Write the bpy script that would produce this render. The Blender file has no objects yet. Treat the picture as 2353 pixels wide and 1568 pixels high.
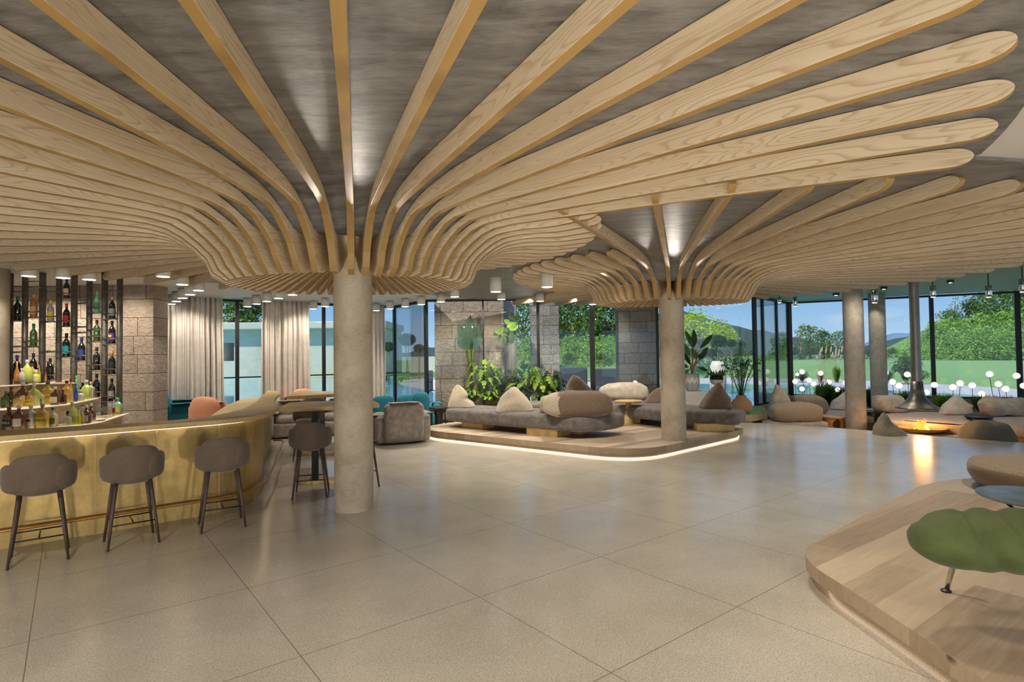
import bpy, math, random
from mathutils import Vector, Matrix, noise as mnoise

# ------------------------------------------------------------------ camera, world, sun, exposure
SC = bpy.context.scene
COL = bpy.context.collection
F = 1300.0; CX, CY = 1176.5, 784.0
EYE = Vector((0, 0, 1.8))
PITCH = math.atan(34 / F); ROLL = 0.0139
fwd = Vector((0, math.cos(PITCH), math.sin(PITCH)))
right0 = Vector((1, 0, 0)); up0 = right0.cross(fwd)
right = right0 * math.cos(ROLL) - up0 * math.sin(ROLL)
up = up0 * math.cos(ROLL) + right0 * math.sin(ROLL)
cam_d = bpy.data.cameras.new('camera'); cam = bpy.data.objects.new('camera', cam_d); COL.objects.link(cam)
cam.matrix_world = Matrix(((right.x, up.x, -fwd.x, EYE.x), (right.y, up.y, -fwd.y, EYE.y), (right.z, up.z, -fwd.z, EYE.z), (0, 0, 0, 1)))
cam_d.sensor_width = 36; cam_d.lens = F / 2353 * 36; cam_d.clip_end = 2000; cam_d.clip_start = 0.05
SC.camera = cam
SC.view_settings.view_transform = 'Standard'; SC.view_settings.look = 'None'
SC.view_settings.gamma = 1; SC.view_settings.use_curve_mapping = False
SC.view_settings.exposure = 0.0
SC.cycles.use_denoising = True
SC.cycles.max_bounces = 7; SC.cycles.diffuse_bounces = 4; SC.cycles.glossy_bounces = 3
SC.cycles.transmission_bounces = 6; SC.cycles.transparent_max_bounces = 12
SC.cycles.sample_clamp_indirect = 4; SC.cycles.caustics_reflective = False; SC.cycles.caustics_refractive = False

def ray(px, py):
    return (fwd + right * ((px - CX) / F) - up * ((py - CY) / F))
def G(px, py, z=0.0):            # point of the place seen at a pixel, on the level z
    d = ray(px, py); t = (z - EYE.z) / d.z
    return EYE + d * t
def A(px, py, Y):                # point of the place seen at a pixel, at distance Y
    d = ray(px, py); return EYE + d * (Y / d.y)
def sz(Y, n):                    # size in metres of n pixels at distance Y
    return n * Y / F

world = bpy.data.worlds.new('world'); SC.world = world; world.use_nodes = True
wn = world.node_tree; wn.nodes.clear()
def wnode(t, **k):
    n = wn.nodes.new(t)
    for a, b in k.items(): setattr(n, a, b)
    return n
wo = wnode('ShaderNodeOutputWorld'); wb = wnode('ShaderNodeBackground'); tc = wnode('ShaderNodeTexCoord')
sep = wnode('ShaderNodeSeparateXYZ'); wn.links.new(tc.outputs['Generated'], sep.inputs[0])
cr = wnode('ShaderNodeValToRGB'); wn.links.new(sep.outputs[2], cr.inputs[0])
e = cr.color_ramp.elements
e[0].position = 0.0; e[0].color = (0.50, 0.70, 0.92, 1); e[1].position = 0.5; e[1].color = (0.10, 0.26, 0.68, 1)
x = cr.color_ramp.elements.new(0.08); x.color = (0.30, 0.54, 0.88, 1)
nz = wnode('ShaderNodeTexNoise'); nz.inputs['Scale'].default_value = 2.6; nz.inputs['Detail'].default_value = 7
mp = wnode('ShaderNodeMapping'); mp.inputs['Scale'].default_value = (1, 1, 4.5); mp.inputs['Location'].default_value = (0.35, 0.1, 0.2)
wn.links.new(tc.outputs['Generated'], mp.inputs[0]); wn.links.new(mp.outputs[0], nz.inputs[0])
cr2 = wnode('ShaderNodeValToRGB'); wn.links.new(nz.outputs['Fac'], cr2.inputs[0])
cr2.color_ramp.elements[0].position = 0.56; cr2.color_ramp.elements[0].color = (0, 0, 0, 1)
cr2.color_ramp.elements[1].position = 0.72; cr2.color_ramp.elements[1].color = (.8, .8, .8, 1)
mx = wnode('ShaderNodeMixRGB'); wn.links.new(cr2.outputs[0], mx.inputs[0]); wn.links.new(cr.outputs[0], mx.inputs[1]); mx.inputs[2].default_value = (.85, .88, .92, 1)
wn.links.new(mx.outputs[0], wb.inputs[0]); wb.inputs[1].default_value = 1.0; wn.links.new(wb.outputs[0], wo.inputs[0])

def lamp(name, kind, loc, energy, color=(1, .86, .68), size=.1, aim=None, spot=None, blend=.6, size_y=None):
    d = bpy.data.lights.new(name, kind); d.energy = energy; d.color = color
    if kind == 'AREA':
        d.size = size
        if size_y: d.shape = 'RECTANGLE'; d.size_y = size_y
    elif kind == 'SUN': d.angle = size
    else: d.shadow_soft_size = size
    if spot: d.spot_size = spot; d.spot_blend = blend
    o = bpy.data.objects.new(name, d); COL.objects.link(o); o.location = loc
    if aim is not None: o.rotation_euler = (Vector(aim) - Vector(loc)).to_track_quat('-Z', 'Y').to_euler()
    return o
lamp('sun', 'SUN', (0, 0, 30), 4.6, (1, .93, .8), .01, aim=(9, 10, 13.0))
# unseen fill lamps added around the camera to brighten the hall and fins
WARM = (1, .90, .76)
for x_ in (-7, -3.5, 0, 3.5, 7): lamp('fill_light_floor', 'SPOT', (x_, -1.2, .15), 330, WARM, .12, (x_ * .9 - .3, 3.2, 3.2), 2.3, .9)
lamp('fill_light_floor', 'SPOT', (-1.2, .6, .15), 260, WARM, .12, (2.6, 4.2, 3.2), 1.5, .9)  # added key spot that brightens the fins on the right
for x_ in (-6, -2, 2, 6):
    for y_ in (-2.2, .8): lamp('fill_light_ceiling', 'SPOT', (x_, y_, 3.1), 150, WARM, .10, (x_, y_, 0), 2.3, .9)  # added downward fill over the near floor

# ------------------------------------------------------------------ mesh helpers
rnd = random.Random(7)
class MB:
    def __init__(s): s.v = []; s.f = []; s.m = []
    def add(s, vs, fs, mi=0):
        b = len(s.v); s.v += [tuple(v) for v in vs]
        for f in fs: s.f.append(tuple(b + i for i in f)); s.m.append(mi)
        return s
    def box(s, c, d, rz=0, mi=0):
        cx, cy, cz = c; hx, hy, hz = d[0] / 2, d[1] / 2, d[2] / 2; co, si = math.cos(rz), math.sin(rz)
        vs = []
        for z in (-hz, hz):
            for x_, y_ in ((-hx, -hy), (hx, -hy), (hx, hy), (-hx, hy)):
                vs.append((cx + x_ * co - y_ * si, cy + x_ * si + y_ * co, cz + z))
        return s.add(vs, [(3, 2, 1, 0), (4, 5, 6, 7), (0, 1, 5, 4), (1, 2, 6, 5), (2, 3, 7, 6), (3, 0, 4, 7)], mi)
    def prism(s, pts, z0, z1, mi=0, side=None):
        n = len(pts); vs = [(p[0], p[1], z0) for p in pts] + [(p[0], p[1], z1) for p in pts]
        s.add(vs, [tuple(range(n - 1, -1, -1)), tuple(range(n, 2 * n))], mi)
        return s.add(vs, [(i, (i + 1) % n, n + (i + 1) % n, n + i) for i in range(n)], mi if side is None else side)
    def lathe(s, prof, n=24, c=(0, 0, 0), mi=0, cap=True, sy=1):
        vs = []; k = len(prof)
        for r, z in prof:
            for i in range(n):
                a = 2 * math.pi * i / n; vs.append((c[0] + r * math.cos(a), c[1] + r * sy * math.sin(a), c[2] + z))
        fs = [(j * n + i, j * n + (i + 1) % n, (j + 1) * n + (i + 1) % n, (j + 1) * n + i) for j in range(k - 1) for i in range(n)]
        if cap: fs += [tuple(range(n - 1, -1, -1)), tuple(range((k - 1) * n, k * n))]
        return s.add(vs, fs, mi)
    def tube(s, pts, r, n=8, mi=0, flat=1.0):
        pts = [Vector(p) for p in pts]; k = len(pts); rr = r if isinstance(r, (list, tuple)) else [r] * k
        vs = []; ref = None
        for j, p in enumerate(pts):
            t = (pts[min(j + 1, k - 1)] - pts[max(j - 1, 0)]).normalized()
            if ref is None: ref = Vector((0, 0, 1)) if abs(t.z) < .9 else Vector((1, 0, 0))
            u = t.cross(ref).normalized(); w = u.cross(t); ref = w
            for i in range(n):
                a = 2 * math.pi * i / n; vs.append(p + (u * math.cos(a) + w * math.sin(a) * flat) * rr[j])
        fs = [(j * n + i, j * n + (i + 1) % n, (j + 1) * n + (i + 1) % n, (j + 1) * n + i) for j in range(k - 1) for i in range(n)]
        fs += [tuple(range(n - 1, -1, -1)), tuple(range((k - 1) * n, k * n))]
        return s.add(vs, fs, mi)
    def grid(s, fn, nu, nv, mi=0, closeu=False):
        vs = [fn(i / (nu if closeu else nu - 1), j / (nv - 1)) for j in range(nv) for i in range(nu)]
        fs = []
        for j in range(nv - 1):
            for i in range(nu if closeu else nu - 1):
                a = j * nu + i; b = j * nu + (i + 1) % nu; fs.append((a, b, b + nu, a + nu))
        return s.add(vs, fs, mi)
    def build(s, name, mats, parent=None, smooth=False, bevel=0, loc=None, rz=None, solid=0):
        me = bpy.data.meshes.new(name); me.from_pydata(s.v, [], s.f)
        if not isinstance(mats, (list, tuple)): mats = [mats]
        for m in mats: me.materials.append(m)
        if len(mats) > 1: me.polygons.foreach_set('material_index', s.m)
        if smooth: me.polygons.foreach_set('use_smooth', [True] * len(me.polygons))
        me.update(); o = bpy.data.objects.new(name, me); COL.objects.link(o)
        if parent is not None: o.parent = parent
        if loc is not None: o.location = loc
        if rz is not None: o.rotation_euler.z = rz
        if solid:
            md = o.modifiers.new('solid', 'SOLIDIFY'); md.thickness = solid; md.offset = 0
        if bevel:
            md = o.modifiers.new('bevel', 'BEVEL'); md.width = bevel; md.segments = 2; md.limit_method = 'ANGLE'; md.angle_limit = .7
        return o

def tag(o, label=None, cat=None, group=None, kind=None):
    if label: o['label'] = label
    if cat: o['category'] = cat
    if group: o['group'] = group
    if kind: o['kind'] = kind
    return o
def thing(name, label, cat, loc=(0, 0, 0), rz=0, group=None, kind=None):
    o = bpy.data.objects.new(name, None); COL.objects.link(o); o.location = loc; o.rotation_euler.z = rz
    o.empty_display_size = .1
    return tag(o, label, cat, group, kind)
def copy_thing(o, label, loc=None, rz=None, group=None, scale=None):
    c = o.copy(); COL.objects.link(c)
    if label: c['label'] = label
    if group: c['group'] = group
    if loc is not None: c.location = loc
    if rz is not None: c.rotation_euler.z = rz
    if scale is not None: c.scale = scale if isinstance(scale, (tuple, list)) else (scale,) * 3
    def rec(src, dst):
        for ch in list(src.children):
            d = ch.copy(); COL.objects.link(d); d.parent = dst; rec(ch, d)
    rec(o, c)
    return c
def roundpoly(pts, r, n=6):
    out = []; k = len(pts)
    for i, p in enumerate(pts):
        rad = r[i] if isinstance(r, (list, tuple)) else r
        p = Vector(p[:2]); a = Vector(pts[i - 1][:2]) - p; b = Vector(pts[(i + 1) % k][:2]) - p
        ra = min(rad, a.length * .49, b.length * .49)
        p0 = p + a.normalized() * ra; p1 = p + b.normalized() * ra
        for j in range(n + 1):
            t = j / n; q = p0 * (1 - t) ** 2 + p * 2 * t * (1 - t) + p1 * t * t; out.append((q.x, q.y))
    return out
def subdiv_loop(pts, step):
    out = []
    for i, p in enumerate(pts):
        q = pts[(i + 1) % len(pts)]; d = math.dist(p, q); n = max(1, int(d / step))
        for j in range(n): out.append((p[0] + (q[0] - p[0]) * j / n, p[1] + (q[1] - p[1]) * j / n))
    return out
def inset(pts, d):
    out = []; k = len(pts); ar = sum(pts[i][0] * pts[(i + 1) % k][1] - pts[(i + 1) % k][0] * pts[i][1] for i in range(k))
    sg = 1 if ar > 0 else -1
    for i, p in enumerate(pts):
        a = Vector(pts[i - 1]); b = Vector(pts[(i + 1) % k]); t = (b - a)
        if t.length < 1e-6: out.append(p); continue
        t.normalize(); nn = Vector((-t.y, t.x)) * sg; out.append((p[0] + nn.x * d, p[1] + nn.y * d))
    return out
def soft_slab(outline, z0, z1, rad, amp=.006, step=.08, freq=5, seed=0):
    """An upholstered slab: rounded edges and a wrinkled cover."""
    ol = subdiv_loop(outline, step); h = z1 - z0
    rings = []; m = 5
    for j in range(m + 1):
        a = math.pi / 2 * j / m; rings.append((rad * (1 - math.sin(a)), z0 + rad * (1 - math.cos(a))))
    rings = [(rad * (1 - math.sin(math.pi / 2 * j / m)), z0 + rad * (1 - math.cos(math.pi / 2 * j / m))) for j in range(m + 1)]
    nmid = 4
    rings += [(0, z0 + rad + (h - 2 * rad) * j / nmid) for j in range(1, nmid)]
    rings += [(rad * (1 - math.cos(math.pi / 2 * j / m)), z1 - rad + rad * math.sin(math.pi / 2 * j / m)) for j in range(m + 1)]
    rings += [(rad + k_, z1 + .008) for k_ in (.08, .2)]
    b = MB(); n = len(ol); vs = []
    for d, z in rings:
        for (x_, y_) in inset(ol, d):
            q = Vector((x_ * freq + seed, y_ * freq, z * freq * .5))
            dv = mnoise.noise_vector(q) * amp
            w = abs(mnoise.noise(Vector((x_ * 9 + seed, y_ * 9, z * 1.2)))) * amp * 2.2
            c = (x_ + dv.x, y_ + dv.y, z + dv.z * .6 - w * .5); vs.append(c)
    k = len(rings)
    b.add(vs, [(j * n + i, j * n + (i + 1) % n, (j + 1) * n + (i + 1) % n, (j + 1) * n + i) for j in range(k - 1) for i in range(n)] + [tuple(range(n - 1, -1, -1)), tuple(range((k - 1) * n, k * n))])
    return b
def blob(sx, sy, sz_, kind='pillow', seed=0, amp=.02, lean=(0, 0), nu=36, nv=22, sq=.6, fold=0):
    """Soft cushion shapes sitting on z=0: pillow, pyramid, roll."""
    b = MB()
    def fn(u, v):
        th = 2 * math.pi * u; c, s_ = math.cos(th), math.sin(th)
        cc = math.copysign(abs(c) ** sq, c); ss = math.copysign(abs(s_) ** sq, s_)
        if kind == 'pyramid':
            t = v
            if t < .06: r = .6 + .38 * math.sqrt(t / .06)
            else:
                q = (t - .06) / .94
                r = (1 - q) ** .72 * .98 + .07 * math.sin(math.pi * q)
                if q > .9: r = max(r, .2 * math.sqrt(max(0, (1 - q) / .1)))
            if t >= 1: r = .001
            if t <= 0: r = .001
            z = max(0, (t - .02)) / .98 * sz_
            if t < .06: z = (t / .06) ** 2 * .05 * sz_
            rr = (1 - t) * 1 + t
            k_ = cc * (1 - .5 * t) + c * .5 * t; l_ = ss * (1 - .5 * t) + s_ * .5 * t
            x_, y_ = k_ * r * sx / 2, l_ * r * sy / 2
            x_ += lean[0] * t * t; y_ += lean[1] * t * t
            if fold:
                x_ += fold * math.exp(-((t - .42) / .1) ** 2) * (-.5 if c > 0 else .0) * abs(c)
        else:
            ph = math.pi * (v - .5); cp = math.cos(ph); sp = math.sin(ph)
            e2 = .55
            cr_ = abs(cp) ** e2; zz = math.copysign(abs(sp) ** (.9 if sp > 0 else .55), sp)
            x_, y_, z = cc * cr_ * sx / 2, ss * cr_ * sy / 2, (zz * .5 + .5) * sz_
            x_ += lean[0] * (z / sz_) ** 2; y_ += lean[1] * (z / sz_) ** 2
        d = mnoise.noise_vector(Vector((x_ * 3.5 + seed * 3.1, y_ * 3.5, z * 3.5))) * amp * 1.4
        fo = abs(math.sin(x_ * 9 / max(sx, .4) + y_ * 5 + 3.2 * mnoise.noise(Vector((x_ * 4 + seed, z * 5, y_ * 4))) + seed)); d.z -= (1 - fo) ** 6 * amp * .9
        w = mnoise.noise(Vector((x_ * 10 + seed, y_ * 10, z * 4))) * amp * .25
        return (x_ + d.x + w, y_ + d.y + w, max(0.0, z + d.z * .8))
    return b.grid(fn, nu, nv, closeu=True)
def catmull(pts, n=8):
    out = []
    for i in range(len(pts) - 1):
        p0 = pts[max(i - 1, 0)]; p1 = pts[i]; p2 = pts[i + 1]; p3 = pts[min(i + 2, len(pts) - 1)]
        for j in range(n):
            t = j / n
            out.append(tuple(.5 * (2 * b_ + (c_ - a_) * t + (2 * a_ - 5 * b_ + 4 * c_ - d_) * t * t + (3 * b_ - a_ - 3 * c_ + d_) * t ** 3) for a_, b_, c_, d_ in zip(p0, p1, p2, p3)))
    out.append(tuple(pts[-1])); return out

# ------------------------------------------------------------------ materials
class NT:
    def __init__(s, name):
        s.m = bpy.data.materials.new(name); s.m.use_nodes = True; s.t = s.m.node_tree; s.t.nodes.clear()
        s.out = s.n('ShaderNodeOutputMaterial')
    def n(s, t, ins=None, **k):
        nd = s.t.nodes.new(t)
        for a, b in k.items(): setattr(nd, a, b)
        for a, b in (ins or {}).items():
            if hasattr(b, 'is_linked') or isinstance(b, bpy.types.NodeSocket): s.t.links.new(b, nd.inputs[a])
            else: nd.inputs[a].default_value = b
        return nd
    def coord(s, which='Object', scale=(1, 1, 1), rot=(0, 0, 0), loc=(0, 0, 0)):
        c = s.n('ShaderNodeTexCoord'); return s.n('ShaderNodeMapping', {'Vector': c.outputs[which], 'Scale': scale, 'Rotation': rot, 'Location': loc}).outputs[0]
    def noise(s, vec, scale, detail=4, rough=.55, dist=0):
        return s.n('ShaderNodeTexNoise', {'Vector': vec, 'Scale': scale, 'Detail': detail, 'Roughness': rough, 'Distortion': dist}).outputs['Fac']
    def ramp(s, fac, stops):
        r = s.n('ShaderNodeValToRGB', {'Fac': fac}); els = r.color_ramp.elements
        while len(els) < len(stops): els.new(.5)
        for el, (p, c) in zip(els, stops): el.position = p; el.color = (*c, 1) if len(c) == 3 else c
        return r.outputs[0]
    def mix(s, fac, a, b, mode='MIX'):
        return s.n('ShaderNodeMixRGB', {'Fac': fac, 'Color1': a if not isinstance(a, tuple) else (*a[:3], 1), 'Color2': b if not isinstance(b, tuple) else (*b[:3], 1)}, blend_type=mode).outputs[0]
    def math(s, op, a, b=0.0):
        return s.n('ShaderNodeMath', {0: a, 1: b}, operation=op).outputs[0]
    def bump(s, h, strength=.3, dist=.01):
        return s.n('ShaderNodeBump', {'Height': h, 'Strength': strength, 'Distance': dist}).outputs[0]
    def pbr(s, color, rough=.5, metal=0, normal=None, spec=.5, **extra):
        ins = {'Base Color': color if not isinstance(color, tuple) else (*color[:3], 1), 'Roughness': rough, 'Metallic': metal, 'Specular IOR Level': spec}
        if normal is not None: ins['Normal'] = normal
        ins.update(extra)
        p = s.n('ShaderNodeBsdfPrincipled', ins); s.t.links.new(p.outputs[0], s.out.inputs[0]); return s.m

def simple(name, c, rough=.5, metal=0, var=.12, scale=6, bump=.0, spec=.5, bscale=60):
    t = NT(name); v = t.coord(); nz_ = t.noise(v, scale)
    d = tuple(max(0, q * (1 - var)) for q in c); l = tuple(min(1, q * (1 + var)) for q in c)
    col = t.ramp(nz_, [(.3, d), (.7, l)])
    nm = t.bump(t.noise(v, bscale, 3), bump, .01) if bump else None
    return t.pbr(col, rough, metal, nm, spec)
def emissive(name, c, s_):
    t = NT(name); e_ = t.n('ShaderNodeEmission', {'Color': (*c, 1), 'Strength': s_}); t.t.links.new(e_.outputs[0], t.out.inputs[0]); return t.m
def thin_glass(name, tint=(1, 1, 1), refl=.08, rough=0.0):
    t = NT(name); lw = t.n('ShaderNodeLayerWeight', {'Blend': .12})
    fac = t.math('MULTIPLY_ADD', lw.outputs['Fresnel'], .8); fac.node.inputs[2].default_value = refl * .3
    tr = t.n('ShaderNodeBsdfTransparent', {'Color': (*tint, 1)}); gl = t.n('ShaderNodeBsdfGlossy', {'Color': (1, 1, 1, 1), 'Roughness': rough})
    m_ = t.n('ShaderNodeMixShader', {0: fac, 1: tr.outputs[0], 2: gl.outputs[0]}); t.t.links.new(m_.outputs[0], t.out.inputs[0]); return t.m

def mat_pine():
    t = NT('pine_face'); oi = t.n('ShaderNodeObjectInfo')
    tcn = t.n('ShaderNodeTexCoord').outputs['Object']
    off = t.n('ShaderNodeCombineXYZ', {0: t.math('MULTIPLY', oi.outputs['Random'], 4.0), 2: t.math('MULTIPLY', oi.outputs['Random'], 1.7)}).outputs[0]
    v0 = t.n('ShaderNodeVectorMath', {0: tcn, 1: off}, operation='ADD').outputs[0]
    v = t.n('ShaderNodeMapping', {'Vector': v0, 'Scale': (.75, .2, 7.0)}).outputs[0]
    nz_ = t.noise(v, 1.0, 1.2, .45, .35)
    rings = t.math('FRACT', t.math('MULTIPLY', nz_, 20.0))
    line = t.ramp(rings, [(0, (0, 0, 0)), (.55, (.0, .0, .0)), (.90, (1, 1, 1)), (1, (.0, .0, .0))])
    v2 = t.n('ShaderNodeMapping', {'Vector': v0, 'Scale': (2.5, 1, 160)}).outputs[0]
    fine = t.noise(v2, 1.0, 2)
    base = t.ramp(t.noise(v, .6, 2), [(.3, (.60, .48, .32)), (.7, (.74, .62, .44))])
    c1 = t.mix(t.math('MULTIPLY', line, .55), base, (.38, .23, .12))
    c2 = t.mix(t.math('MULTIPLY', fine, .28), c1, (.44, .30, .16))
    return t.pbr(c2, .55, 0, t.bump(line, .08, .004), .3)
def mat_plyedge():
    t = NT('ply_edge'); v = t.coord('Object', (2.2, 1, 1)); seg = t.noise(v, .9, 0)
    base = t.ramp(seg, [(.35, (.27, .165, .055)), (.5, (.40, .25, .085)), (.62, (.32, .195, .065))])
    v2 = t.coord('Object', (6, 160, 6)); c = t.mix(t.math('MULTIPLY', t.noise(v2, 1, 2), .5), base, (.26, .15, .05))
    return t.pbr(c, .5, 0, None, .35)
def mat_concrete(name, dark, light, streak=1, rough=.6, bump=.25, sc=1.0, spec=.3):
    t = NT(name); v = t.coord('Object', (1 * sc, streak * sc, streak * sc)); n1 = t.noise(v, 1.6, 8, .62, .6); n2 = t.noise(t.coord('Object', (sc, sc * 3, sc * 3)), 9, 6, .7)
    f = t.math('MULTIPLY_ADD', n2, .35); f.node.inputs[2].default_value = 0; t.t.links.new(t.math('MULTIPLY', n1, .8), f.node.inputs[2])
    c = t.ramp(f, [(.38, dark), (.75, light)])
    return t.pbr(c, rough, 0, t.bump(n2, bump, .01), spec)
def mat_floor():
    t = NT('terrazzo_floor'); v = t.coord('Object', (1, 1, 1), (0, 0, -.6632))
    vd = t.n('ShaderNodeTexBrick', {'Vector': t.n('ShaderNodeMapping', {'Vector': v, 'Location': (.2, -.92, 0)}).outputs[0], 'Color1': (1, 1, 1, 1), 'Color2': (1, 1, 1, 1), 'Mortar': (0, 0, 0, 1), 'Scale': 1.0, 'Mortar Size': .0028, 'Mortar Smooth': .0, 'Brick Width': 1.31, 'Row Height': 1.31}, offset=0.0)
    sp = t.noise(v, 95, 3, .7); sp2 = t.noise(v, 28, 3, .6); big = t.noise(v, 1.1, 7, .65)
    c = t.ramp(big, [(.28, (.46, .425, .36)), (.72, (.60, .56, .48))])
    c = t.mix(t.ramp(sp, [(.38, (.6, .6, .6)), (.53, (0, 0, 0))]), c, (.25, .21, .16))
    c = t.mix(t.ramp(sp2, [(.55, (0, 0, 0)), (.7, (.5, .5, .5))]), c, (.62, .56, .46))
    c = t.mix(vd.outputs['Color'], (.2, .17, .13), c)
    ro = t.ramp(big, [(.3, (.17, .17, .17)), (.7, (.24, .24, .24))])
    return t.pbr(c, ro, 0, t.bump(sp2, .03, .002), .6)
def mat_planks(name, dark, light, rot=0, w=.14, rough=.45, L=2.2):
    t = NT(name); v = t.coord('Object', (1, 1, 1), (0, 0, rot))
    br = t.n('ShaderNodeTexBrick', {'Vector': v, 'Color1': (0, 0, 0, 1), 'Color2': (1, 1, 1, 1), 'Mortar': (.5, .5, .5, 1), 'Scale': 1.0, 'Mortar Size': .0015, 'Brick Width': L, 'Row Height': w}, offset=.4)
    g = t.noise(t.n('ShaderNodeMapping', {'Vector': v, 'Scale': (1.2, 14, 6)}).outputs[0], 1.5, 5, .6, .8)
    k = t.noise(v, 4.5, 1, .4)
    f = t.mix(.55, br.outputs['Color'], g)
    c = t.ramp(f, [(.15, dark), (.8, light)])
    c = t.mix(t.ramp(k, [(.76, (0, 0, 0)), (.82, (1, 1, 1))]), c, tuple(q * .3 for q in dark))
    return t.pbr(c, rough, 0, t.bump(g, .05, .003), .4)
def mat_stone(name, dark, light, bw=.85, rh=.38, rot=(math.pi / 2, 0, 0), bumps=1.0):
    t = NT(name); v = t.coord('Object', (1, 1, 1), rot)
    wv = t.n('ShaderNodeTexNoise', {'Vector': v, 'Scale': 1.1, 'Detail': 2})
    vv = t.n('ShaderNodeMixRGB', {'Fac': .012, 'Color1': v, 'Color2': wv.outputs['Color']}).outputs[0]
    br = t.n('ShaderNodeTexBrick', {'Vector': vv, 'Color1': (0, 0, 0, 1), 'Color2': (1, 1, 1, 1), 'Mortar': (0, 0, 0, 1), 'Scale': 1.0, 'Mortar Size': .006, 'Mortar Smooth': .3, 'Brick Width': bw, 'Row Height': rh}, offset=.37, squash=.8, squash_frequency=3)
    n1 = t.noise(v, 9, 7, .65, .3); n2 = t.noise(v, 2, 3)
    c = t.ramp(t.mix(.35, n1, br.outputs['Color']), [(.2, dark), (.75, light)])
    c = t.mix(t.math('MULTIPLY', n2, .3), c, tuple(q * .7 for q in light))
    c = t.mix(br.outputs['Fac'], c, tuple(q * .25 for q in dark))
    n3 = t.noise(v, 24, 5, .7, .4); c = t.mix(t.math('MULTIPLY', t.math('GREATER_THAN', n3, .56), .25), c, tuple(q * .5 for q in dark))
    h = t.math('SUBTRACT', t.math('ADD', n1, t.math('MULTIPLY', n3, .4)), t.math('MULTIPLY', br.outputs['Fac'], .8))
    return t.pbr(c, .85, 0, t.bump(h, bumps, .14), .2)
def mat_fabric(name, c, var=.18, bump=.4, scale=5, fine=160, rough=.9, sheen=.4):
    t = NT(name); v = t.coord(); n1 = t.noise(v, scale, 4, .6, .4); f = t.noise(v, fine, 2)
    d = tuple(q * (1 - var) for q in c); l = tuple(min(1, q * (1 + var)) for q in c)
    col = t.mix(t.math('MULTIPLY', f, .35), t.ramp(n1, [(.3, d), (.7, l)]), tuple(q * .55 for q in c))
    return t.pbr(col, rough, 0, t.bump(t.math('ADD', f, t.math('MULTIPLY', n1, 1.2)), bump, .012), .15, **{'Sheen Weight': sheen, 'Sheen Roughness': .4})
def mat_boucle(name, c):
    t = NT(name); v = t.coord(); vo = t.n('ShaderNodeTexVoronoi', {'Vector': v, 'Scale': 70.0}).outputs['Distance']; n1 = t.noise(v, 12, 3)
    col = t.ramp(vo, [(.0, tuple(min(1, q * 1.12) for q in c)), (.75, tuple(q * .6 for q in c))])
    return t.pbr(t.mix(t.math('MULTIPLY', n1, .25), col, tuple(q * .7 for q in c)), .95, 0, t.bump(t.math('SUBTRACT', 1.0, vo), .6, .01), .1, **{'Sheen Weight': .3})
def mat_brass(name, c=(.52, .36, .13), rough=.38, metal=.75):
    t = NT(name); v = t.coord('Object', (1, 1, 1)); n1 = t.noise(v, 2.2, 8, .65, .5); n2 = t.noise(v, 14, 6, .7)
    col = t.ramp(t.mix(.4, n1, n2), [(.3, tuple(q * .62 for q in c)), (.7, tuple(min(1, q * 1.15) for q in c))])
    ro = t.ramp(n1, [(.3, (rough + .1,) * 3), (.7, (rough - .05,) * 3)])
    return t.pbr(col, ro, metal, t.bump(n2, .05, .003), .5)
def mat_leaf(name, c, c2, transl=.35, rough=.5):
    t = NT(name); v = t.coord('Object'); f = t.noise(v, 3.2, 3)
    col = t.ramp(f, [(.35, c), (.65, c2)])
    p = t.n('ShaderNodeBsdfPrincipled', {'Base Color': col, 'Roughness': rough, 'Specular IOR Level': .3})
    tr = t.n('ShaderNodeBsdfTranslucent', {'Color': col}); m_ = t.n('ShaderNodeMixShader', {0: transl, 1: p.outputs[0], 2: tr.outputs[0]})
    t.t.links.new(m_.outputs[0], t.out.inputs[0]); return t.m

M = {}
M['pine'] = mat_pine(); M['edge'] = mat_plyedge()
M['shell'] = mat_concrete('brushed_grey_plaster', (.075, .071, .067), (.235, .224, .212), 3.5, .38, .5, 1.5, .45)
M['column'] = mat_concrete('beige_plaster', (.33, .27, .19), (.60, .52, .40), 1, .65, .12, 1.3)
M['column2'] = mat_concrete('grey_plaster', (.30, .27, .23), (.52, .48, .42), 1, .8, .5, 2.5)
M['white'] = simple('white_paint', (.62, .59, .54), .6, 0, .03, 2)
M['green_ceiling'] = simple('green_satin', (.24, .40, .21), .6, 0, .04, 1)  # one even green satin colour
M['floor'] = mat_floor()
M['oak'] = mat_planks('oak_planks', (.24, .165, .10), (.66, .53, .39), -.66, .20)
M['oak_side'] = mat_planks('oak_edge', (.28, .20, .125), (.50, .38, .26), 0, .3)
M['oak2'] = mat_planks('oak_planks_wide', (.25, .18, .115), (.56, .445, .32), -.62, .27, .45, 3.0)
M['stone'] = mat_stone('split_stone', (.44, .34, .26), (.76, .64, .53))
M['stone2'] = mat_stone('grey_split_stone', (.30, .28, .26), (.58, .54, .50), .6, .3)
M['brass'] = mat_brass('aged_brass'); M['brass_top'] = mat_brass('brass_worktop', (.66, .47, .19), .5, .15)
M['gold_block'] = simple('gold_block', (.58, .40, .15), .4, .3, .2, 8)
M['copper'] = simple('copper_tube', (.55, .25, .06), .35, .7)
M['black'] = simple('black_metal', (.016, .015, .014), .4, .3, .1)
M['black_wood'] = simple('black_wood', (.012, .011, .010), .45, 0, .2, 9)
M['dark_wood'] = simple('dark_walnut', (.075, .05, .038), .5, 0, .2, 9)
M['steel_post'] = simple('dark_steel_tube', (.17, .15, .125), .42, .55, .3, 14, .15)
M['chrome'] = simple('chrome', (.6, .6, .6), .12, 1)
M['gunmetal'] = simple('gunmetal', (.22, .20, .18), .38, .8, .2, 3)
M['taupe'] = mat_fabric('taupe_corduroy', (.155, .115, .085), .15, .35, 6)
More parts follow.
